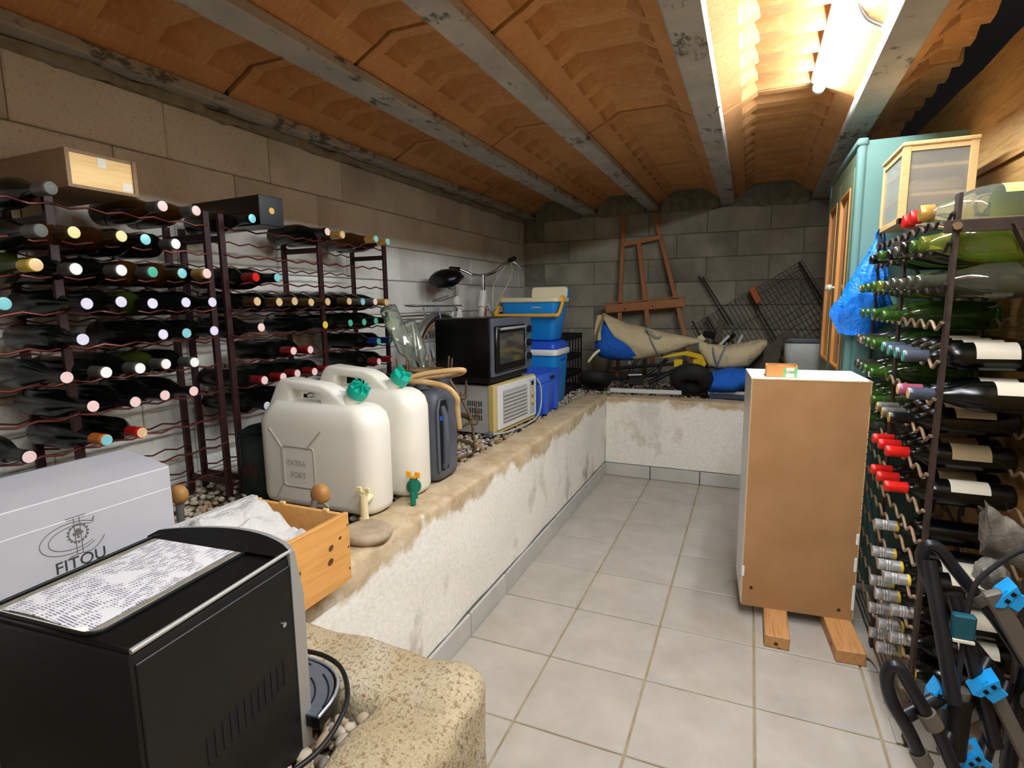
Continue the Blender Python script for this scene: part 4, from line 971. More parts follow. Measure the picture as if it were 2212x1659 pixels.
# ------------------------------------------------------------------ heater, oven
AX = Matrix.Translation((-1.165, 2.455, 0)) @ Matrix.Rotation(-.06, 4, 'Z')      # local: front plane x=0, y to the far side
t = thing('room_heater', 'white and yellowed boxy heater with a louvred front, under the black oven', 'heater', (-1.165, 2.455, .575), -.06)
z0, z1 = .585, .838
part('casing', G(AX).box(-.285, -.030, .004, .50, z0, z1-.004, .004), 'ac_grey', t)
part('front_frame', G(AX).box(-.030, .004, 0, .505, z0-.004, z1, .004), 'ac_gold', t, label='yellowed plastic frame')
part('front_panel', G(AX).box(.003, .014, .030, .495, z0+.018, z1-.008, .003), 'white_metal', t)
for k in range(8):
    zz = .640+.0195*k; part('louver', G(AX).box(.013, .022, .085, .365, zz, zz+.0085, .0015, Matrix.Translation((.013, 0, zz)) @ Matrix.Rotation(.5, 4, 'Y') @ Matrix.Translation((-.013, 0, -zz))), 'ac_grey', t)
part('grille_well', G(AX).box(.0125, .0150, .080, .370, .632, .800), 'ac_grey', t)
part('control_strip', G(AX).box(.012, .0165, .405, .468, .620, .818, .002), 'ac_grey', t)
for zz in (.69, .735): part('knob', G(AX).cyl((.016, .437, zz), (.028, .437, zz), .014, 14), 'ac_gold', t, 50)
part('switch', G(AX).box(.016, .021, .425, .450, .785, .808, .001), 'deep', t)
g = G(AX)
for r in range(3):
    for k in range(7): g.box(-.150+.013*k, -.146+.013*k, .001, .0042, .655+.036*r, .682+.036*r)
part('vent_slots', g, 'deep', t)
for x in (-.25, -.04):
    for y in (.04, .46): part('foot', G(AX).cyl((x, y, .560), (x, y, z0), .010, 10), 'black_rubber', t)
P = spline([(-1.120, 2.955, .815), (-1.098, 2.965, .76), (-1.094, 2.955, .66), (-1.085, 2.86, .606), (-1.085, 2.70, .597), (-1.11, 2.52, .595), (-1.16, 2.44, .592)], 7)
part('power_cord', G().tube(P, .0048, 8), 'ac_grey', t, 60); part('plug', G().box(-1.195, -1.160, 2.412, 2.448, .578, .606, .006), 'dark_plastic', t)
t = thing('mini_oven', 'black countertop oven with a glass door standing on the boxy heater', 'oven', (-1.30, 2.65, .84))
O = Matrix.Translation((-1.150, 2.420, 0)) @ Matrix.Rotation(-.02, 4, 'Z')
part('shell', G(O).box(-.325, -.012, 0, .490, .882, 1.172, .010, None, 2), 'gloss_black', t, 40)
part('base', G(O).box(-.315, -.015, .01, .48, .852, .884, .003), 'black_plastic', t)
for x in (-.29, -.05):
    for y in (.05, .44): part('foot', G(O).cyl((x, y, .838), (x, y, .854), .014, 10), 'black_rubber', t)
part('fascia', G(O).box(-.014, .004, 0, .490, .884, 1.172, .004), 'dark_plastic', t)
d = part('door', G(O).box(.003, .020, .018, .375, .905, 1.135, .005), 'gloss_black', t, 40)
part('window', G(O).box(.0195, .0215, .048, .345, .945, 1.098, .001), 'window_dark', d)
part('handle', G(O).tube([(.022, .06, 1.118), (.040, .06, 1.122), (.040, .335, 1.122), (.022, .335, 1.118)], .0065, 10), 'alu', d, 60, label='silver bar handle')
for zz in (1.105, 1.03, .955):
    k = part('knob', G(O).cyl((.003, .432, zz), (.028, .432, zz), .021, 18, .018), 'black_plastic', t, 50)
    part('knob_rim', G(O).cyl((.003, .432, zz), (.008, .432, zz), .0235, 18), 'alu', k, 50)

# ------------------------------------------------------------------ crates and coolers behind
t = thing('storage_crate', 'plain blue plastic stacking crate beside the boxy heater', 'crate', (-1.27, 3.17, .57))
x0, x1, y0, y1 = -1.44, -1.105, 2.985, 3.375
part('body', G().rings([[(x, y, z) for x, y in rrect(x0+s, x1-s, y0+s, y1-s, .02, 3)] for z, s in ((.575, .018), (.58, .014), (.775, .002), (.778, -.004), (.828, -.004), (.828, .008), (.60, .022))]), 'blue3', t, 40)
for y in (3.08, 3.27): part('rib', G().box(x1-.014, x1+.004, y-.03, y+.03, .582, .775, .003), 'blue3', t)
for x in (-1.37, -1.18): part('rib', G().box(x-.03, x+.03, y0-.004, y0+.014, .582, .775, .003), 'blue3', t)
part('hand_hole', G().box(x1-.002, x1+.006, 3.135, 3.215, .782, .806, .004), 'deep', t)
t = thing('cooler', 'blue picnic cooler with a white rim, underneath the open cooler', 'cooler', (-1.31, 3.53, .57))
x0, x1, y0, y1 = -1.47, -1.155, 3.395, 3.69
def rr_(s, z, r=.035): return [(x, y, z) for x, y in rrect(x0+s, x1-s, y0+s, y1-s, r, 4)]
part('body', G().rings([rr_(.024, .572), rr_(.018, .580), rr_(.002, .90)]), 'blue1', t, 50)
part('rim', G().rings([rr_(-.006, .900), rr_(-.010, .904), rr_(-.010, .936), rr_(-.004, .94)]), 'c_white', t, 50, label='white rim')
part('lid', G().rings([rr_(.002, .938), rr_(.0, .944), rr_(.006, .975), rr_(.020, .990), rr_(.05, .992)]), 'blue2', t, 50, label='deep blue lid')
part('grip', G().box(x1-.004, x1+.004, 3.50, 3.60, .86, .875, .003), 'blue2', t)
t = thing('cooler', 'open blue cooler with lowered amber handle on top of the white-rimmed cooler', 'cooler', (-1.36, 3.54, .995))
x0, x1, y0, y1 = -1.575, -1.150, 3.42, 3.70
part('body', G().rings([rr_(.050, .996, .03), rr_(.042, 1.004), rr_(.012, 1.235), rr_(.012, 1.25)]), 'blue1', t, 50)
part('rim', G().rings([rr_(.004, 1.250), rr_(.0, 1.254), rr_(.0, 1.276), rr_(.006, 1.280), rr_(.03, 1.280), rr_(.035, 1.262)]), 'cream_rim', t, 50, label='cream rim')
P = [(x0-.006, y0+.10, 1.262), (x0-.012, y0+.04, 1.215), (x0-.010, y0-.012, 1.175), (x0+.03, y0-.022, 1.165), (x1-.03, y0-.022, 1.165), (x1+.010, y0-.012, 1.175), (x1+.012, y0+.04, 1.215), (x1+.006, y0+.10, 1.262)]
part('handle', G().tube(spline(P, 5), .0115, 8), 'amber_plastic', t, 60, label='amber yellow handle')
part('handle_hinge', G().box(x0-.010, x0+.004, y0+.08, y0+.13, 1.25, 1.292, .004), 'amber_plastic', t); part('handle_hinge', G().box(x1-.004, x1+.010, y0+.08, y0+.13, 1.25, 1.292, .004), 'amber_plastic', t)
LM = Matrix.Translation((-1.29, 3.66, 1.272)) @ Matrix.Rotation(math.radians(-14), 4, 'X')
l = part('lid', G(LM).prism(rrect(-.135, .135, .0, .085, .022, 4), 1, .0, .026, None), 'blue1', t, 50)
part('lid_lining', G(LM).prism(rrect(-.130, .130, .004, .082, .020, 4), 1, -.006, .0, None), 'cream_rim', l, 50, label='cream inner lining')
text('CAMPING', .016, frame_M((-1.30, y0+.0105, 1.215), (1, 0, 0), (0, 0, 1)), 'cream_rim', t)
t = thing('storage_crate', 'black lattice plastic crate standing behind the two blue coolers', 'crate', (-1.39, 4.0, .57))
x0, x1, y0, y1 = -1.56, -1.235, 3.74, 4.30
for z in (.575, .70, .83, .985):
    h = .020
    part('rail', G().box(x0, x1, y0, y0+.012, z-h, z+h, .002), 'black_plastic', t); part('rail', G().box(x0, x1, y1-.012, y1, z-h, z+h, .002), 'black_plastic', t)
    part('rail', G().box(x1-.012, x1, y0, y1, z-h, z+h, .002), 'black_plastic', t); part('rail', G().box(x0, x0+.012, y0, y1, z-h, z+h, .002), 'black_plastic', t)
for k in range(8):
    y = y0+.01+(y1-y0-.02)*k/7; part('slat', G().box(x1-.010, x1-.002, y-.010, y+.010, .57, 1.0, .001), 'black_plastic', t)
for k in range(5):
    x = x0+.01+(x1-x0-.02)*k/4; part('slat', G().box(x-.010, x+.010, y0+.002, y0+.010, .57, 1.0, .001), 'black_plastic', t)
part('base', G().box(x0, x1, y0, y1, .562, .572), 'black_plastic', t)

# ------------------------------------------------------------------ bicycle leaning at the block wall
t = thing('bicycle', 'white bicycle with red decals and black saddle leaning at the block wall', 'bicycle', (-1.80, 3.45, .56))
bx = -1.80; RC = Vector((bx, 3.02, .878)); FC = Vector((bx, 4.02, .878))
for nm, c in (('rear', RC), ('front', FC)):
    w = part('wheel', G().tube([(c.x, c.y+.285*math.cos(2*PI*k/40), c.z+.285*math.sin(2*PI*k/40)) for k in range(40)], .022, 8, True), 'black_rubber', t, 60)
    part('tyre_wall', G().tube([(c.x, c.y+.266*math.cos(2*PI*k/40), c.z+.266*math.sin(2*PI*k/40)) for k in range(40)], .017, 8, True), 'tyre_tan', w, 60)
    part('rim', G().tube([(c.x, c.y+.250*math.cos(2*PI*k/40), c.z+.250*math.sin(2*PI*k/40)) for k in range(40)], .010, 6, True), 'mudguard', w, 60)
    g = G()
    for k in range(28):
        a = 2*PI*k/28; g.tube([(c.x+.012*(-1)**k, c.y+.02*math.cos(a+.6), c.z+.02*math.sin(a+.6)), (c.x, c.y+.25*math.cos(a), c.z+.25*math.sin(a))], .0012, 4)
    part('spokes', g, 'alu', w)
    part('hub', G().cyl((c.x-.04, c.y, c.z), (c.x+.04, c.y, c.z), .018, 12), 'alu', w, 50)
g = G(); n = 22; rr = []
for k in range(n+1):
    a = math.radians(205-175*k/n); R = .318
    rr.append([(bx+dx, RC.y+(R+dz)*math.cos(a), RC.z+(R+dz)*math.sin(a)) for dx, dz in ((-.026, -.014), (-.018, .002), (0, .006), (.018, .002), (.026, -.014), (.016, -.002), (0, .001), (-.016, -.002))])
g.rings(rr); part('mudguard', g, 'mudguard', t, 60)
BBk = Vector((bx, 3.40, .84))
part('frame', G().tube(spline([(bx, 3.655, 1.34), (bx, 3.64, 1.18), (bx, 3.60, 1.02), (bx, 3.50, .88), tuple(BBk)], 5), .030, 12).tube([(bx, 3.235, 1.30), tuple(BBk)], .026, 12).tube([(bx, 3.655, 1.31), (bx, 3.63, 1.22)], .031, 12), 'bike_white', t, 60)
part('decal', G().tube([(bx+.014, 3.645, 1.23), (bx+.020, 3.625, 1.11)], .0165, 8), 'bike_red', t, 60)
for s in (-1, 1):
    part('seat_stay', G().tube([(bx+.02*s, 3.25, 1.20), (bx+.045*s, 3.02, .885)], .008, 8), 'bike_white', t, 60)
    part('chain_stay', G().tube([(bx+.02*s, 3.40, .84), (bx+.045*s, 3.02, .875)], .008, 8), 'bike_white', t, 60)
    part('fork_blade', G().tube([(bx+.028*s, 3.675, 1.24), (bx+.05*s, 3.93, .95), (bx+.05*s, 4.02, .878)], .012, 8), 'bike_white', t, 60)
part('seat_post', G().cyl((bx, 3.25, 1.20), (bx, 3.225, 1.36), .013, 12), 'chrome', t, 60)
sd = part('saddle', G().rings([[(bx+w*math.cos(a), y, z+h*math.sin(a)) for a in [2*PI*k/14 for k in range(14)]] for y, w, h, z in ((3.045, .03, .016, 1.393), (3.06, .090, .046, 1.395), (3.11, .110, .060, 1.405), (3.16, .102, .056, 1.415), (3.22, .066, .042, 1.428), (3.28, .036, .022, 1.425), (3.325, .026, .018, 1.425), (3.34, .012, .010, 1.424))]), 'gloss_black', t, 60)
for s in (-1, 1): part('spring', G().tube([(bx+.05*s+.016*math.cos(a*.9), 3.10+.016*math.sin(a*.9), 1.335+.0022*a) for a in range(24)], .004, 5), 'grey_metal', sd, 60)
part('stem', G().tube([(bx, 3.66, 1.31), (bx, 3.665, 1.45)], .014, 12), 'chrome', t, 60)
P = spline([(bx-.22, 3.52, 1.50), (bx-.16, 3.60, 1.495), (bx-.08, 3.66, 1.455), (bx, 3.668, 1.448), (bx+.08, 3.68, 1.470), (bx+.15, 3.70, 1.525), (bx+.21, 3.70, 1.555), (bx+.235, 3.69, 1.560)], 5)
hb = part('handlebar', G().tube(P, .0105, 10), 'chrome', t, 60)
part('grip', G().cyl((bx+.19, 3.70, 1.548), (bx+.245, 3.69, 1.562), .016, 12), 'gloss_black', hb, 60); part('grip', G().cyl((bx-.22, 3.52, 1.50), (bx-.16, 3.60, 1.495), .016, 12), 'gloss_black', hb, 60)
part('brake_lever', G().tube([(bx+.205, 3.71, 1.545), (bx+.235, 3.74, 1.525), (bx+.275, 3.73, 1.485)], .005, 6), 'alu', hb, 60)
part('brake_cable', G().tube(spline([(bx+.20, 3.72, 1.54), (bx+.17, 3.80, 1.46), (bx+.11, 3.82, 1.36), (bx+.07, 3.76, 1.26), (bx+.06, 3.72, 1.15)], 5), .003, 6), 'cream_plastic', hb, 60)
part('brake_cable', G().tube(spline([(bx+.16, 3.74, 1.53), (bx+.03, 3.80, 1.40), (bx+.02, 3.78, 1.28), (bx+.06, 3.70, 1.17)], 5), .003, 6), 'cream_plastic', hb, 60)
cr = part('carrier', G().tube([(bx-.055, 3.22, 1.235), (bx-.055, 2.80, 1.235), (bx-.03, 2.70, 1.24), (bx+.03, 2.70, 1.24), (bx+.055, 2.80, 1.235), (bx+.055, 3.22, 1.235)], .005, 6).tube([(bx, 2.70, 1.24), (bx, 3.2, 1.235)], .004, 6), 'grey_metal', t, 60)
for y in (2.82, 2.95, 3.08): part('cross_wire', G().tube([(bx-.055, y, 1.235), (bx+.055, y, 1.235)], .004, 6), 'grey_metal', cr, 60)
for s in (-1, 1): part('stay', G().tube([(bx+.055*s, 2.93, 1.235), (bx+.055*s, 3.02, .885)], .005, 6), 'alu', cr, 60)
part('clip_arm', G().tube([(bx+.03, 3.20, 1.30), (bx+.03, 3.0, 1.265), (bx-.03, 3.0, 1.265), (bx-.03, 3.20, 1.30)], .0035, 6), 'grey_metal', cr, 60)

# ------------------------------------------------------------------ far corner: easel, wire grids, canvas rolls, cart
t = thing('easel', 'orange-brown wooden easel leaning on the back wall', 'easel', (-.85, 4.78, .55))
def eb(nm, a, b, w=.034, h=.022): part(nm, G().bar(a, b, w, h, (0, -1, 0), .002), 'easel', t)
yy = lambda z: 4.70+.22*(z-.55)/1.45
P3 = lambda x, z, d=0: (x, yy(z)-d, z)
eb('leg', P3(-1.035, .56), P3(-1.045, 1.985)); eb('leg', P3(-.37, .56), P3(-.785, 1.985)); eb('mast', P3(-.735, .70, .012), P3(-.905, 1.76, .012), .038)
eb('cross_piece', P3(-1.035, 1.735, .018), P3(-.72, 1.78, .018), .036)
part('canvas_ledge', G().bar(P3(-1.16, 1.185, .026), P3(-.50, 1.235, .026), .070, .024, (0, -1, 0), .002), 'easel', t)
part('ledge_lip', G().bar(P3(-1.165, 1.232, .040), P3(-.50, 1.282, .040), .012, .045, (0, -1, 0), .002), 'easel', t)
for x, z in ((-.99, 1.185), (-.76, 1.205)): part('peg_hole', G().cyl(P3(x, z, .036), P3(x, z, .039), .006, 8), 'deep', t)
def wire_grid(label, o, u, v, nu, nv, mat='rust', r=.0022, rails=()):
    t = thing('wire_grid', label, 'wire grid', tuple(o)); o, u, v = Vector(o), Vector(u), Vector(v)
    for i in range(nu+1): part('grid_wire', G().tube([o+u*(i/nu), o+u*(i/nu)+v], r, 5), mat, t)
    for j in range(nv+1): part('grid_wire', G().tube([o+v*(j/nv), o+v*(j/nv)+u], r, 5), mat, t)
    n = u.cross(v).normalized()
    for a in rails:
        for d in (-.02, .02):
            part('rail', G().tube([o+u*a+v.normalized()*d*0+n*d, o+u*a+v*1.0+n*d+v.normalized()*.22], .006, 6), mat, t)
    return t
Dn = Vector((.39, -.10, -.66)).normalized(); Dr = Vector((.50, 0, .33)).normalized()
wire_grid('dark rusty wire grid leaning at the back wall, nearer the wooden easel', Vector((-.45, 4.85, 1.03)), Dr*.52, Dn*.62, 16, 3, rails=(.28, ))
wire_grid('dark rusty wire grid leaning at the back wall, nearer the teal cupboard', Vector((-.02, 4.86, 1.30)), Dr*.44, Dn*.72, 14, 14, rails=(.0, .95))
t = thing('rail_pair', 'two thin dark steel rails leaning at the back wall above the canvas roll', 'rail', (-.2, 4.87, 1.0))
for dx in (0, .03): part('rail', G().tube([(-.409+dx, 4.92, 1.45-dx*.3), (-.16+dx, 4.84, 1.05)], .006, 6), 'rust', t, 60)
t = thing('wooden_tag', 'orange wooden block hung on the wire grids by the back wall', 'block', (.03, 4.8, 1.28))
part('block', G().bar((.000, 4.80, 1.345), (.060, 4.79, 1.225), .048, .02, (0, -1, 0), .004), 'orange_tag', t)
def roll(name, label, cat, pts, mat, sq=.8, seg=22, seed=0, wr=.16, parent_mat=None):
    """fabric bundle along a path: (x,y,z,ry,rz)"""
    t = thing(name, label, cat, (pts[0][0], pts[0][1], pts[0][2]-pts[0][4])); rr = []
    N = 40
    for i in range(N+1):
        f = i/N*(len(pts)-1); k = min(int(f), len(pts)-2); u = f-k; u = u*u*(3-2*u)
        q = [pts[k][m]*(1-u)+pts[k+1][m]*u for m in range(5)]
        ring_ = []
        for j in range(seg):
            a = 2*PI*j/seg; n = 1+wr*noise.noise(Vector((math.cos(a)*1.3+seed, math.sin(a)*1.3, i*.14)))+.09*noise.noise(Vector((math.cos(a)*3.3, math.sin(a)*3.3+seed, i*.35)))
            ring_.append((q[0], q[1]+q[3]*n*math.cos(a), q[2]+q[4]*n*math.sin(a)))
        rr.append(ring_)
    part('fabric', G().rings(rr), mat, t, 60); return t
t = thing('canvas_roll', 'large beige canvas roll with blue inside, strapped, in front of the easel', 'canvas roll', (-.8, 4.22, .80))
CR = [((-1.046, 1.162), (-.800, .800), .13), ((-.965, 1.125), (-.750, .808), .13), ((-.87, 1.085), (-.690, .825), .12), ((-.76, 1.062), (-.62, .840), .105), ((-.66, 1.035), (-.555, .857), .09), ((-.55, 1.012), (-.49, .880), .072), ((-.43, .990), (-.41, .915), .05), ((-.345, .972), (-.335, .935), .03), ((-.312, .962), (-.312, .950), .012)]
rr = []
for i in range(41):
    f = i/40*(len(CR)-1); k = min(int(f), len(CR)-2); u = f-k
    tx, tz = [CR[k][0][m]*(1-u)+CR[k+1][0][m]*u for m in (0, 1)]; bx_, bz = [CR[k][1][m]*(1-u)+CR[k+1][1][m]*u for m in (0, 1)]; ry = CR[k][2]*(1-u)+CR[k+1][2]*u
    r_ = []
    for j in range(32):
        a = 2*PI*j/32; w = math.sin(a); n = 1+.10*noise.noise(Vector((math.cos(a)*1.6, w*1.6, i*.12)))+.05*math.sin(a*5+i*.25)*(1-i/40)
        r_.append(((tx+bx_)/2+(tx-bx_)/2*w*(1+.04*math.sin(3*a)), 4.22-ry*math.cos(a)*n, (tz+bz)/2+(tz-bz)/2*w*(1+.03*(n-1))))
    rr.append(r_)
ro = [[(x+.012, 4.22+(y-4.22)*.93, .98+(z-.98)*.95) for x, y, z in r_] for r_ in rr[:14]]
part('fabric', G().rings(ro[::-1]+rr, cap=False), 'canvas', t, 60)
part('lining', G().rings([[(xc+dx*math.sin(a), 4.20-ry*math.cos(a)*(1+.15*noise.noise(Vector((math.cos(a)*2, math.sin(a)*2, xc*6)))), zc+rz*math.sin(a)) for a in [2*PI*j/20 for j in range(20)]] for xc, dx, ry, rz, zc in ((-1.085, -.01, .05, .045, .885), (-1.075, -.02, .09, .075, .895), (-1.02, -.05, .115, .105, .905), (-.955, -.09, .12, .145, .945), (-.90, -.10, .115, .150, .955), (-.84, -.09, .10, .13, .95))]), 'blue_fabric', t, 60, label='bright blue lining')
part('flap', G().surf(8, 8, lambda u, v: (-1.052+.06*u-.012*math.sin(3*v)-.03*v, 4.07+.03*math.sin(4*u+2*v)+.02*v, 1.150-.205*v-.02*u*math.sin(5*v))), 'canvas', t, 60)
def strap(t, x, y, z, ry, rz, tilt=.1): part('strap', G().tube([(x+tilt*rz*math.sin(2*PI*k/24), y+ry*math.cos(2*PI*k/24), z+rz*math.sin(2*PI*k/24)) for k in range(24)], .010, 6, True, flat=.4), 'strap', t, 60)
strap(t, -.655, 4.22, .945, .102, .118, -.5)
part('strap_tail', G().tube(spline([(-.70, 4.115, 1.05), (-.66, 4.10, 1.02), (-.62, 4.11, .985), (-.585, 4.12, .995)], 5), .007, 6, flat=.4), 'strap', t, 60)
part('pole_tip', G().tube(spline([(-1.04, 4.09, .885), (-1.075, 4.06, .85), (-1.115, 4.04, .795)], 5), [.012]*6+[.010]*4+[.004], 8), 'ivory', t, 60)
t = roll('canvas_roll', 'smaller beige canvas roll tied with a grey cord, beside the white cabinet', 'canvas roll', [(-.33, 4.20, .925, .03, .045), (-.26, 4.20, .85, .06, .085), (-.14, 4.20, .845, .09, .085), (0, 4.20, .87, .10, .085), (.08, 4.20, .92, .06, .05), (.115, 4.20, .95, .03, .02)], 'canvas', seed=4)
strap(t, -.175, 4.20, .855, .085, .092, .35); strap(t, -.215, 4.20, .84, .08, .088, -.3)
t = roll('blue_bag', 'bright blue fabric bundle lying under the smaller beige canvas roll', 'bag', [(-.31, 4.10, .66, .03, .04), (-.22, 4.10, .68, .09, .075), (-.08, 4.10, .70, .10, .085), (.02, 4.10, .72, .07, .06), (.05, 4.10, .74, .02, .02)], 'blue_fabric', seed=8)
# hand cart with fat tyres
t = thing('hand_cart', 'folded black hand cart with fat tyres and yellow panel under the canvas roll', 'cart', (-.7, 4.15, .56))
def tyre(c, R, r, tilt):
    M = Matrix.Translation(c) @ Matrix.Rotation(tilt, 4, 'X') @ Matrix.Rotation(.35, 4, 'Z')
    w = part('tyre', G(M).tube([(R*math.cos(2*PI*k/30), R*math.sin(2*PI*k/30), 0) for k in range(30)], r, 12, True), 'black_rubber', t, 60)
    part('rim', G(M).tube([(R*.55*math.cos(2*PI*k/24), R*.55*math.sin(2*PI*k/24), .03) for k in range(24)], .010, 8, True), 'grey_metal', w, 60)
    for k in range(6):
        a = PI/3*k; part('spoke', G(M).tube([(0, 0, .035), (R*.55*math.cos(a), R*.55*math.sin(a), .03)], .007, 6), 'grey_metal', w, 60)
tyre((-1.075, 4.10, .655), .075, .048, -.5); tyre((-.36, 4.03, .70), .095, .055, -.75)
for a, b, r in (((-.98, 4.12, .66), (-.42, 4.10, .74), .014), ((-.95, 4.15, .74), (-.40, 4.15, .80), .012), ((-.80, 4.05, .62), (-.55, 4.2, .82), .012), ((-.66, 4.02, .66), (-.45, 4.05, .77), .016), ((-.88, 4.1, .60), (-.75, 4.2, .85), .012), ((-.62, 4.0, .60), (-.58, 4.12, .8), .010)):
    part('frame_bar', G().tube([a, b], r, 8), 'carrier', t, 60)
part('hinge_plate', G().box(-.80, -.70, 4.02, 4.05, .64, .74, .004), 'black_rubber', t); part('lever', G().bar((-.80, 4.0, .715), (-.70, 4.0, .722), .016, .010, bev=.003), 'white_metal', t); part('ball_knob', G().ell((-.80, 4.03, .80), .022, 2), 'grey_metal', t, 60)
part('yellow_panel', G().prism([(-.60, .835), (-.48, .875), (-.40, .89), (-.30, .865), (-.27, .80), (-.29, .765), (-.33, .84), (-.42, .862), (-.52, .845)], 1, 4.10, 4.125), 'yellow_metal', t, label='yellow panel'); part('yellow_panel', G().box(-.49, -.43, 4.08, 4.10, .775, .83, .004), 'yellow_metal', t); part('yellow_panel', G().box(-.36, -.30, 4.08, 4.10, .785, .835, .004), 'yellow_metal', t)
part('tube_end', G().bar((-.40, 4.0, .775), (-.33, 4.0, .78), .022, .022, bev=.006), 'white_metal', t)
# loose tool handles sticking up
t = thing('tool_bundle', 'bundle of dark tools with pale handles sticking up behind the canvas rolls', 'tools', (-.25, 4.45, .56))
for a, b, w, m in (((-.41, 4.5, 1.09), (-.33, 4.42, .95), .012, 'rust'), ((-.22, 4.42, .93), (-.195, 4.46, 1.10), .045, 'old_wood'), ((-.345, 4.36, .985), (-.315, 4.36, .945), .045, 'ivory'), ((-.30, 4.36, .955), (-.285, 4.36, .90), .035, 'old_wood'), ((-.20, 4.36, .915), (-.135, 4.36, .99), .022, 'white_metal'), ((-.075, 4.36, .925), (-.045, 4.36, .995), .018, 'white_metal'), ((-.14, 4.38, .98), (-.06, 4.4, .87), .014, 'rust'), ((-.32, 4.40, 1.00), (-.20, 4.45, .97), .05, 'carrier'), ((-.10, 4.40, 1.0), (-.20, 4.44, .88), .03, 'carrier'), ((-.30, 4.42, .70), (-.22, 4.43, .95), .03, 'rust'), ((-.10, 4.42, .60), (-.16, 4.42, .96), .03, 'rust')):
    part('tool_handle', G().bar(a, b, w, .018, (0, -1, 0), .003), m, t)
single('rail', G().bar((-.93, 3.985, .600), (-.42, 3.99, .605), .020, .030, bev=.003), 'white_metal', 'white metal rail lying on the far low wall under the cart', 'rail')
single('rail', G().bar((-.24, 4.03, .585), (.10, 4.03, .588), .045, .03, bev=.003), 'slate_metal', 'slate grey metal profile lying on the far low wall beside the cabinet', 'rail')
t = thing('drain_channel', 'white slotted drain channel lying behind the slate grey profile', 'channel', (-.1, 4.12, .56))
part('channel', G().bar((-.25, 4.12, .60), (.20, 4.12, .60), .06, .03, bev=.002), 'white_metal', t)
for k in range(20): part('slot', G().box(-.235+.021*k, -.223+.021*k, 4.100, 4.14, .6145, .6165), 'deep', t)
t = thing('plastic_bin', 'pale grey plastic tub standing behind the orange box', 'bin', (.32, 4.15, .56))
part('tub', G().rings([[(x, y, z) for x, y in rrect(.225-s, .46+s, 4.02-s, 4.26+s, .045, 5)] for z, s in ((.565, -.03), (.58, -.02), (.84, -.004), (.845, .0), (.955, .004), (.975, -.012), (.98, -.04))]), 'grey_bin', t, 50)
part('lid', G().tube([(x, y, .975) for x, y in rrect(.222, .463, 4.017, 4.263, .045, 5)], .010, 8, True), 'dark_plastic', t, 60)
t = thing('plank', 'dark old wooden board leaning behind the pale grey tub', 'plank', (.1, 4.4, .56))
part('board', G().bar((-.10, 4.33, .60), (.30, 4.42, 1.0), .12, .022, (0, -1, .2)), 'old_wood', t)
# ------------------------------------------------------------------ white cabinet with hardboard back
CB = Matrix.Translation((.211, 2.245, 0)) @ Matrix.Rotation(.075, 4, 'Z')
t = thing('cabinet', 'white cabinet turned round, showing its brown hardboard back, on wooden blocks', 'cabinet', (.211, 2.245, .05), .075)
w2, z0, z1, dp = .196, .052, .957, .30
part('side_panel', G(CB).box(-w2, -w2+.016, 0, dp, z0, z1-.016, .001), 'white_lam', t); part('side_panel', G(CB).box(w2-.016, w2, 0, dp, z0, z1-.016, .001), 'white_lam', t)
part('top_panel', G(CB).box(-w2, w2, 0, dp, z1-.016, z1, .001), 'white_lam', t); part('bottom_panel', G(CB).box(-w2+.016, w2-.016, 0, dp, z0, z0+.016), 'white_lam', t)
part('back_panel', G(CB).box(-w2+.003, w2-.003, -.004, .0005, z0-.004, z1-.004), 'hardboard', t, label='brown hardboard back')
g = G(CB)
for i in range(34):
    z = z0+.02+(z1-z0-.03)*i/33
    for s in (-1, 1): g.box(s*(w2-.0025)-.0015, s*(w2-.0025)+.0015, -.0048, .0005, z-.012, z+.010+.004*math.sin(i*7))
for i in range(15):
    x = -w2+.01+2*(w2-.01)*i/14; g.box(x-.012, x+.012, -.0048, .0005, z1-.0055, z1-.002+.0006*math.sin(i*5))
part('raw_edge', g, 'pine_pale', t)
for x, z, h in ((w2-.006, .27, .028), (w2-.006, .37, .022), (w2-.005, .14, .05), (-w2+.005, .19, .022)): part('chipped_edge', G(CB).box(x-.006, x+.004, -.0058, -.002, z-h, z+h, .002), 'white_lam', t)
for x, z in ((-w2+.036, .125), (w2-.05, .085)): part('screw', G(CB).cyl((x, -.006, z), (x, -.001, z), .006, 10), 'rust', t)
for i, (xa, ya, xb, yb) in enumerate(((.142, 2.34, .142, 2.045), (.345, 2.36, .372, 2.045))):
    g = G().bar((xa, ya, .024), (xb, yb, .024), .082 if i == 0 else .092, .048, bev=.003)
    single('wood_block', g, 'pine_block', ('short wooden block under the cabinet, farther from the rusty rack', 'short wooden block under the cabinet, beside the rusty rack')[i], 'block', group='wooden blocks under the cabinet')
t = thing('small_box', 'small orange carton with a green label on top of the cabinet', 'box', (.12, 2.34, .957))
B = Matrix.Translation((.117, 2.315, .958)) @ Matrix.Rotation(.03, 4, 'Z')
g = G(B).box(-.052, .052, -.04, .05, 0, .003).box(-.052, .052, -.04, -.037, .003, .042).box(-.052, .052, .047, .05, .003, .042).box(-.052, -.049, -.037, .047, .003, .042).box(.049, .052, -.037, .047, .003, .042); part('tray', g, 'plaster_box', t)
part('label', G(B).box(.006, .0525, -.0408, -.0398, .0, .036), 'c_paper', t); part('label_border', G(B).box(.042, .052, -.0412, -.0404, .0, .036), 'box_green', t); part('label_border', G(B).box(.006, .014, -.0412, -.0404, .0, .036), 'box_green', t)
text('Jules', .016, frame_M(B @ Vector((.028, -.0414, .020)), (1, .03, 0), (0, 0, 1)), 'box_green_d', t, ext=.0002)
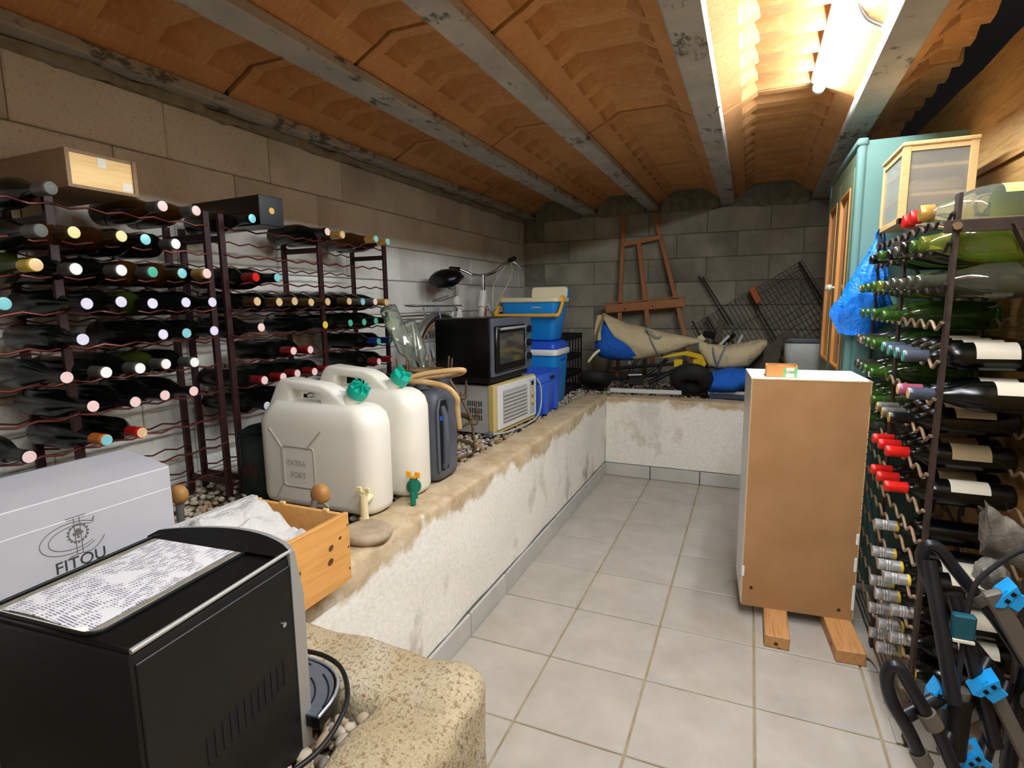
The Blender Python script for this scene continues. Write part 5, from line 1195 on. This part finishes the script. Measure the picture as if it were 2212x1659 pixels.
part('contents', G(B).box(-.046, .046, -.035, .045, .003, .034, .002), 'plastic_wrap', t); part('contents', G(B).box(-.02, .03, -.02, .0, .034, .039, .003), 'c_cream', t)

# ------------------------------------------------------------------ teal cupboard
t = thing('cupboard', 'tall teal painted cupboard with glazed doors against the plank wall', 'cupboard', (.55, 3.12, 0))
x0, x1, y0, y1, z1 = .372, .735, 2.70, 3.58, 1.872
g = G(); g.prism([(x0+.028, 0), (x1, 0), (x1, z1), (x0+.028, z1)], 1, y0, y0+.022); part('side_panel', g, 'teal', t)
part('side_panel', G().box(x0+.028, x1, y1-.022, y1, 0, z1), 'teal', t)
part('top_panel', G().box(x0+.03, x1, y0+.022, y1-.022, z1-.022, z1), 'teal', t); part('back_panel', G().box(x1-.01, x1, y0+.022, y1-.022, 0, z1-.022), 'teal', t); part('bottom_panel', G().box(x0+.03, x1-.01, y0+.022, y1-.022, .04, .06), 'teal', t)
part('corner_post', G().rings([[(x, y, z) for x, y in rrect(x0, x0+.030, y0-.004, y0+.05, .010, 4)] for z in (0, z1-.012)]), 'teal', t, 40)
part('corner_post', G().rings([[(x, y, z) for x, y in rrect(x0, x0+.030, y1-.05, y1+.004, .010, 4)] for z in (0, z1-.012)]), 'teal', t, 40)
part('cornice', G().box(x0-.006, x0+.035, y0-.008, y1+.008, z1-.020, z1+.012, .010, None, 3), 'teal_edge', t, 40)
part('top_rail', G().box(x0+.004, x0+.028, y0+.05, y1-.05, z1-.085, z1-.02), 'door_paint', t)
part('groove', G().box(x0+.0295, x0+.0305, y0-.0006, y0+.001, 0, z1-.02), 'deep', t)
for yy0, yy1, ky in ((y0+.055, 3.135, 3.105), (3.145, y1-.055, 3.175)):
    za, zb = .08, z1-.09
    g = G()
    for a, b, c, d in ((yy0, yy0+.055, za, zb), (yy1-.055, yy1, za, zb), (yy0+.055, yy1-.055, zb-.07, zb), (yy0+.055, yy1-.055, .86, .93), (yy0+.055, yy1-.055, za, za+.07)): g.box(x0-.002, x0+.020, a, b, c, d, .002)
    d = part('door', g, 'door_paint', t)
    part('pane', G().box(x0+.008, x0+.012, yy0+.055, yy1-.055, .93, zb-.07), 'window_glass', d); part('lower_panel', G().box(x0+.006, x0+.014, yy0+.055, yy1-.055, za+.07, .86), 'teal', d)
    for a, b, c, e in ((yy0+.053, yy0+.066, .93, zb-.07), (yy1-.066, yy1-.053, .93, zb-.07), (yy0+.066, yy1-.066, .93, .943), (yy0+.066, yy1-.066, zb-.083, zb-.07)): part('glazing_bead', G().box(x0-.006, x0+.010, a, b, c, e, .002), 'door_trim', d, label='orange glazing bead')
    part('knob', G().lathe([(0, .006), (.010, .006), (.014, .014), (.026, .016), (.032, .010), (.033, 0)], 14, Matrix.Translation((x0-.002, ky, 1.30)) @ Matrix.Rotation(PI, 4, 'Z')), 'knob_white', d, 60)
# ------------------------------------------------------------------ pine cabinet with frosted panes on the rack
t = thing('display_cabinet', 'small pine cabinet with frosted panes standing on top of the rusty rack', 'cabinet', (.55, 2.45, 1.495))
x0, x1, y0, y1, z0, z1 = .448, .652, 2.30, 2.615, 1.497, 1.760
s = .022
for x, y in ((x0, y0), (x1-s, y0), (x0, y1-s), (x1-s, y1-s)): part('stile', G().box(x, x+s, y, y+s, z0, z1-.012, .001), 'pine_pale', t)
part('top', G().box(x0-.004, x1+.004, y0-.004, y1+.004, z1-.014, z1, .003), 'pine_pale', t); part('bottom', G().box(x0, x1, y0, y1, z0, z0+.018, .001), 'pine_pale', t)
for a, b, c, d in ((x0+s, x1-s, y0+.002, y0+.014), (x0+s, x1-s, y1-.014, y1-.002)): part('rail', G().box(a, b, c, d, z1-.030, z1-.014), 'pine_pale', t)
part('rail', G().box(x0+.002, x0+.014, y0+s, y1-s, z1-.034, z1-.014), 'pine_pale', t)
part('pane', G().box(x0+s, x1-s, y0+.006, y0+.009, z0+.018, z1-.030), 'frosted', t); part('pane', G().box(x0+.006, x0+.009, y0+s, y1-s, z0+.018, z1-.034), 'frosted', t)
for z in (1.585, 1.675): part('shelf', G().box(x0+.014, x1-.004, y0+.012, y1-.012, z, z+.010), 'pine_pale', t); 
part('back_panel', G().box(x1-.006, x1-.002, y0+s, y1-s, z0+.018, z1-.014), 'pine_pale', t); part('cloth_inside', G().box(x0+.04, x1-.02, y0+.05, y1-.05, 1.60, 1.645, .01), 'c_paperold', t)
# ------------------------------------------------------------------ blue plastic bag
t = thing('plastic_bag', 'crumpled bright blue plastic bag hanging beside the teal cupboard', 'bag', (.40, 2.66, 1.1))
rr = []
for i in range(26):
    f = i/25; z = 1.485-.385*f
    wd = .010+.085*min(1, f*1.5)**1.1*(1 if f < .8 else 1-(f-.8)*1.9); cx = .462-.052*f*1.1; dp = .012+.045*math.sin(PI*min(1, f*1.05))
    ring_ = []
    for j in range(26):
        a = 2*PI*j/26; n = 1+.30*noise.noise(Vector((math.cos(a)*2, math.sin(a)*2, f*3.2)))+.16*math.sin(a*7+f*5)*(1-f*.6)
        ring_.append((cx+wd*n*math.cos(a), 2.655+dp*n*math.sin(a), z+.02*noise.noise(Vector((a, f*2, 1)))*f-.018*f*math.cos(a)*0))
    rr.append(ring_)
part('sack', G().rings(rr), 'bag', t, 40)
part('handle', G().tube(spline([(.455, 2.655, 1.47), (.452, 2.65, 1.50), (.462, 2.64, 1.515), (.475, 2.645, 1.49), (.485, 2.655, 1.42), (.50, 2.66, 1.33)], 5), .010, 7, flat=.4), 'bag', t, 60)

# ------------------------------------------------------------------ black bicycle carrier in the foreground
t = thing('bicycle_carrier', 'black tubular bicycle carrier with bright blue clips leaning by the rusty rack', 'bicycle carrier', (.5, 1.35, 0))
def loop(pts, r=.0165): return spline(pts, 6)
A = loop([(.600, 1.46, .43), (.536, 1.455, .53), (.490, 1.45, .588), (.443, 1.45, .648), (.415, 1.45, .685), (.392, 1.45, .690), (.384, 1.45, .660), (.403, 1.45, .604), (.445, 1.45, .533), (.482, 1.45, .484), (.525, 1.45, .43), (.575, 1.45, .36)])
part('tube_loop', G().tube(A, .0135, 12), 'carrier', t, 60)
Bp = loop([(.47, 1.30, .20), (.434, 1.30, .270), (.405, 1.30, .335), (.378, 1.30, .380), (.345, 1.30, .435), (.325, 1.30, .468), (.308, 1.30, .466), (.304, 1.30, .435), (.318, 1.30, .386), (.352, 1.30, .328), (.378, 1.30, .271), (.41, 1.30, .19)])
part('tube_loop', G().tube(Bp, .0135, 12), 'carrier', t, 60)
for a, b in (((.395, 1.30, .352), (.378, 1.30, .38)), ((.372, 1.30, .285), (.384, 1.30, .262)), ((.46, 1.45, .515), (.482, 1.45, .484)), ((.50, 1.45, .575), (.485, 1.45, .593))):
    part('sleeve', G().cyl(a, b, .0185, 14), 'carrier_grey', t, 50)
for a, b in (((.395, 1.44, .66), (.43, 1.32, .40)), ((.44, 1.42, .60), (.52, 1.36, .30)), ((.52, 1.44, .45), (.42, 1.32, .30)), ((.56, 1.45, .40), (.47, 1.31, .20)), ((.34, 1.30, .36), (.45, 1.38, .40)), ((.60, 1.48, .50), (.56, 1.40, .14))):
    part('strut', G().tube([a, b], .015, 10), 'carrier', t, 60)
for a, b, w in (((.485, 1.37, .640), (.62, 1.37, .40), .034), ((.51, 1.38, .42), (.60, 1.36, .24), .028), ((.47, 1.36, .28), (.535, 1.36, .16), .034), ((.43, 1.38, .40), (.49, 1.38, .34), .03)):
    part('wheel_rail', G().bar(a, b, w, .022, (0, -1, 0), .004), 'carrier_grey', t)
CLP = [(.512, 1.385, .640, .0), (.492, 1.37, .440, .2), (.408, 1.37, .392, -.3), (.480, 1.365, .272, .1)]
for x, y, z, a in CLP:
    M = Matrix.Translation((x, y, z)) @ Matrix.Rotation(a+.5, 4, 'Y')
    part('clip', G(M).box(-.004, .030, -.028, -.022, -.020, .016, .002).prism([(-.006, -.034), (.006, -.026), (.008, .018), (-.004, .026), (-.010, -.006)], 1, -.030, .016).box(-.012, -.006, -.026, -.022, -.004, .008), 'clip_blue', t, label='bright blue clip')
    part('clip_slot', G(M).box(-.003, .005, -.0315, -.0295, -.014, -.006).box(-.003, .005, -.0315, -.0295, .004, .012), 'deep', t)
part('buckle', G().box(.428, .470, 1.37, 1.39, .520, .575, .004), 'teal_dark', t); part('buckle_bar', G().box(.430, .468, 1.365, 1.372, .516, .521), 'c_paper', t)
part('pump_body', G().cyl((.447, 1.36, .395), (.44, 1.34, .27), .026, 16), 'black_plastic', t, 50); part('pump_collar', G().cyl((.449, 1.362, .413), (.447, 1.36, .393), .021, 16), 'carrier_grey', t, 50)
P = spline([(.555, 1.40, .735), (.53, 1.40, .720), (.498, 1.40, .684), (.468, 1.40, .634), (.456, 1.39, .545), (.452, 1.38, .465), (.447, 1.365, .408)], 6)
part('cable', G().tube(P, .0055, 8), 'black_rubber', t, 60)
part('reflector_arm', G().tube(spline([(.56, 1.42, .53), (.60, 1.42, .50), (.615, 1.42, .44), (.585, 1.42, .385), (.60, 1.42, .36)], 5), .012, 8), 'carrier_grey', t, 60)
g = G()
rr = []
for i in range(14):
    f = i/13; x = .505+.095*f
    rr.append([(x+.010*noise.noise(Vector((f*5, j*.7, 0))), 1.50+.03*math.cos(2*PI*j/16)*(1+.4*noise.noise(Vector((j, f*4, 2)))), .722-.055*f+.012+(.055-.01*f)*math.sin(2*PI*j/16)*(1+.35*noise.noise(Vector((j*.8, f*5, 7))))) for j in range(16)])
g.rings(rr); single('film_bundle', g, 'plastic_wrap', 'crumpled grey plastic film bundle above the bicycle carrier', 'plastic film', 40)
g = G(Matrix.Translation((.518, 1.47, .635))); t_ = bmesh.new(); bmesh.ops.create_icosphere(t_, subdivisions=3, radius=1)
for v in t_.verts: v.co = Vector((v.co.x*.030, v.co.y*.03, v.co.z*.036))*(1+.3*noise.noise(v.co*2.4))
g.merge(t_); single('film_bundle', g, 'plastic_wrap', 'small knotted ball of grey plastic film behind the bicycle carrier', 'plastic film', 40)
P = spline([(.400, 2.06, .006), (.43, 2.10, .009), (.452, 2.05, .006), (.45, 1.95, .006), (.44, 1.87, .006)], 6)
single('floor_cable', G().tube(P, .006, 8), 'ac_grey', 'grey cable lying on the floor beside the wooden block', 'cable', 60)
g = G().box(.435, .56, 1.70, 1.80, .0015, .006, .001); single('loose_tile', g, 'tile', 'thin loose tile on the floor under the rusty rack post', 'tile')
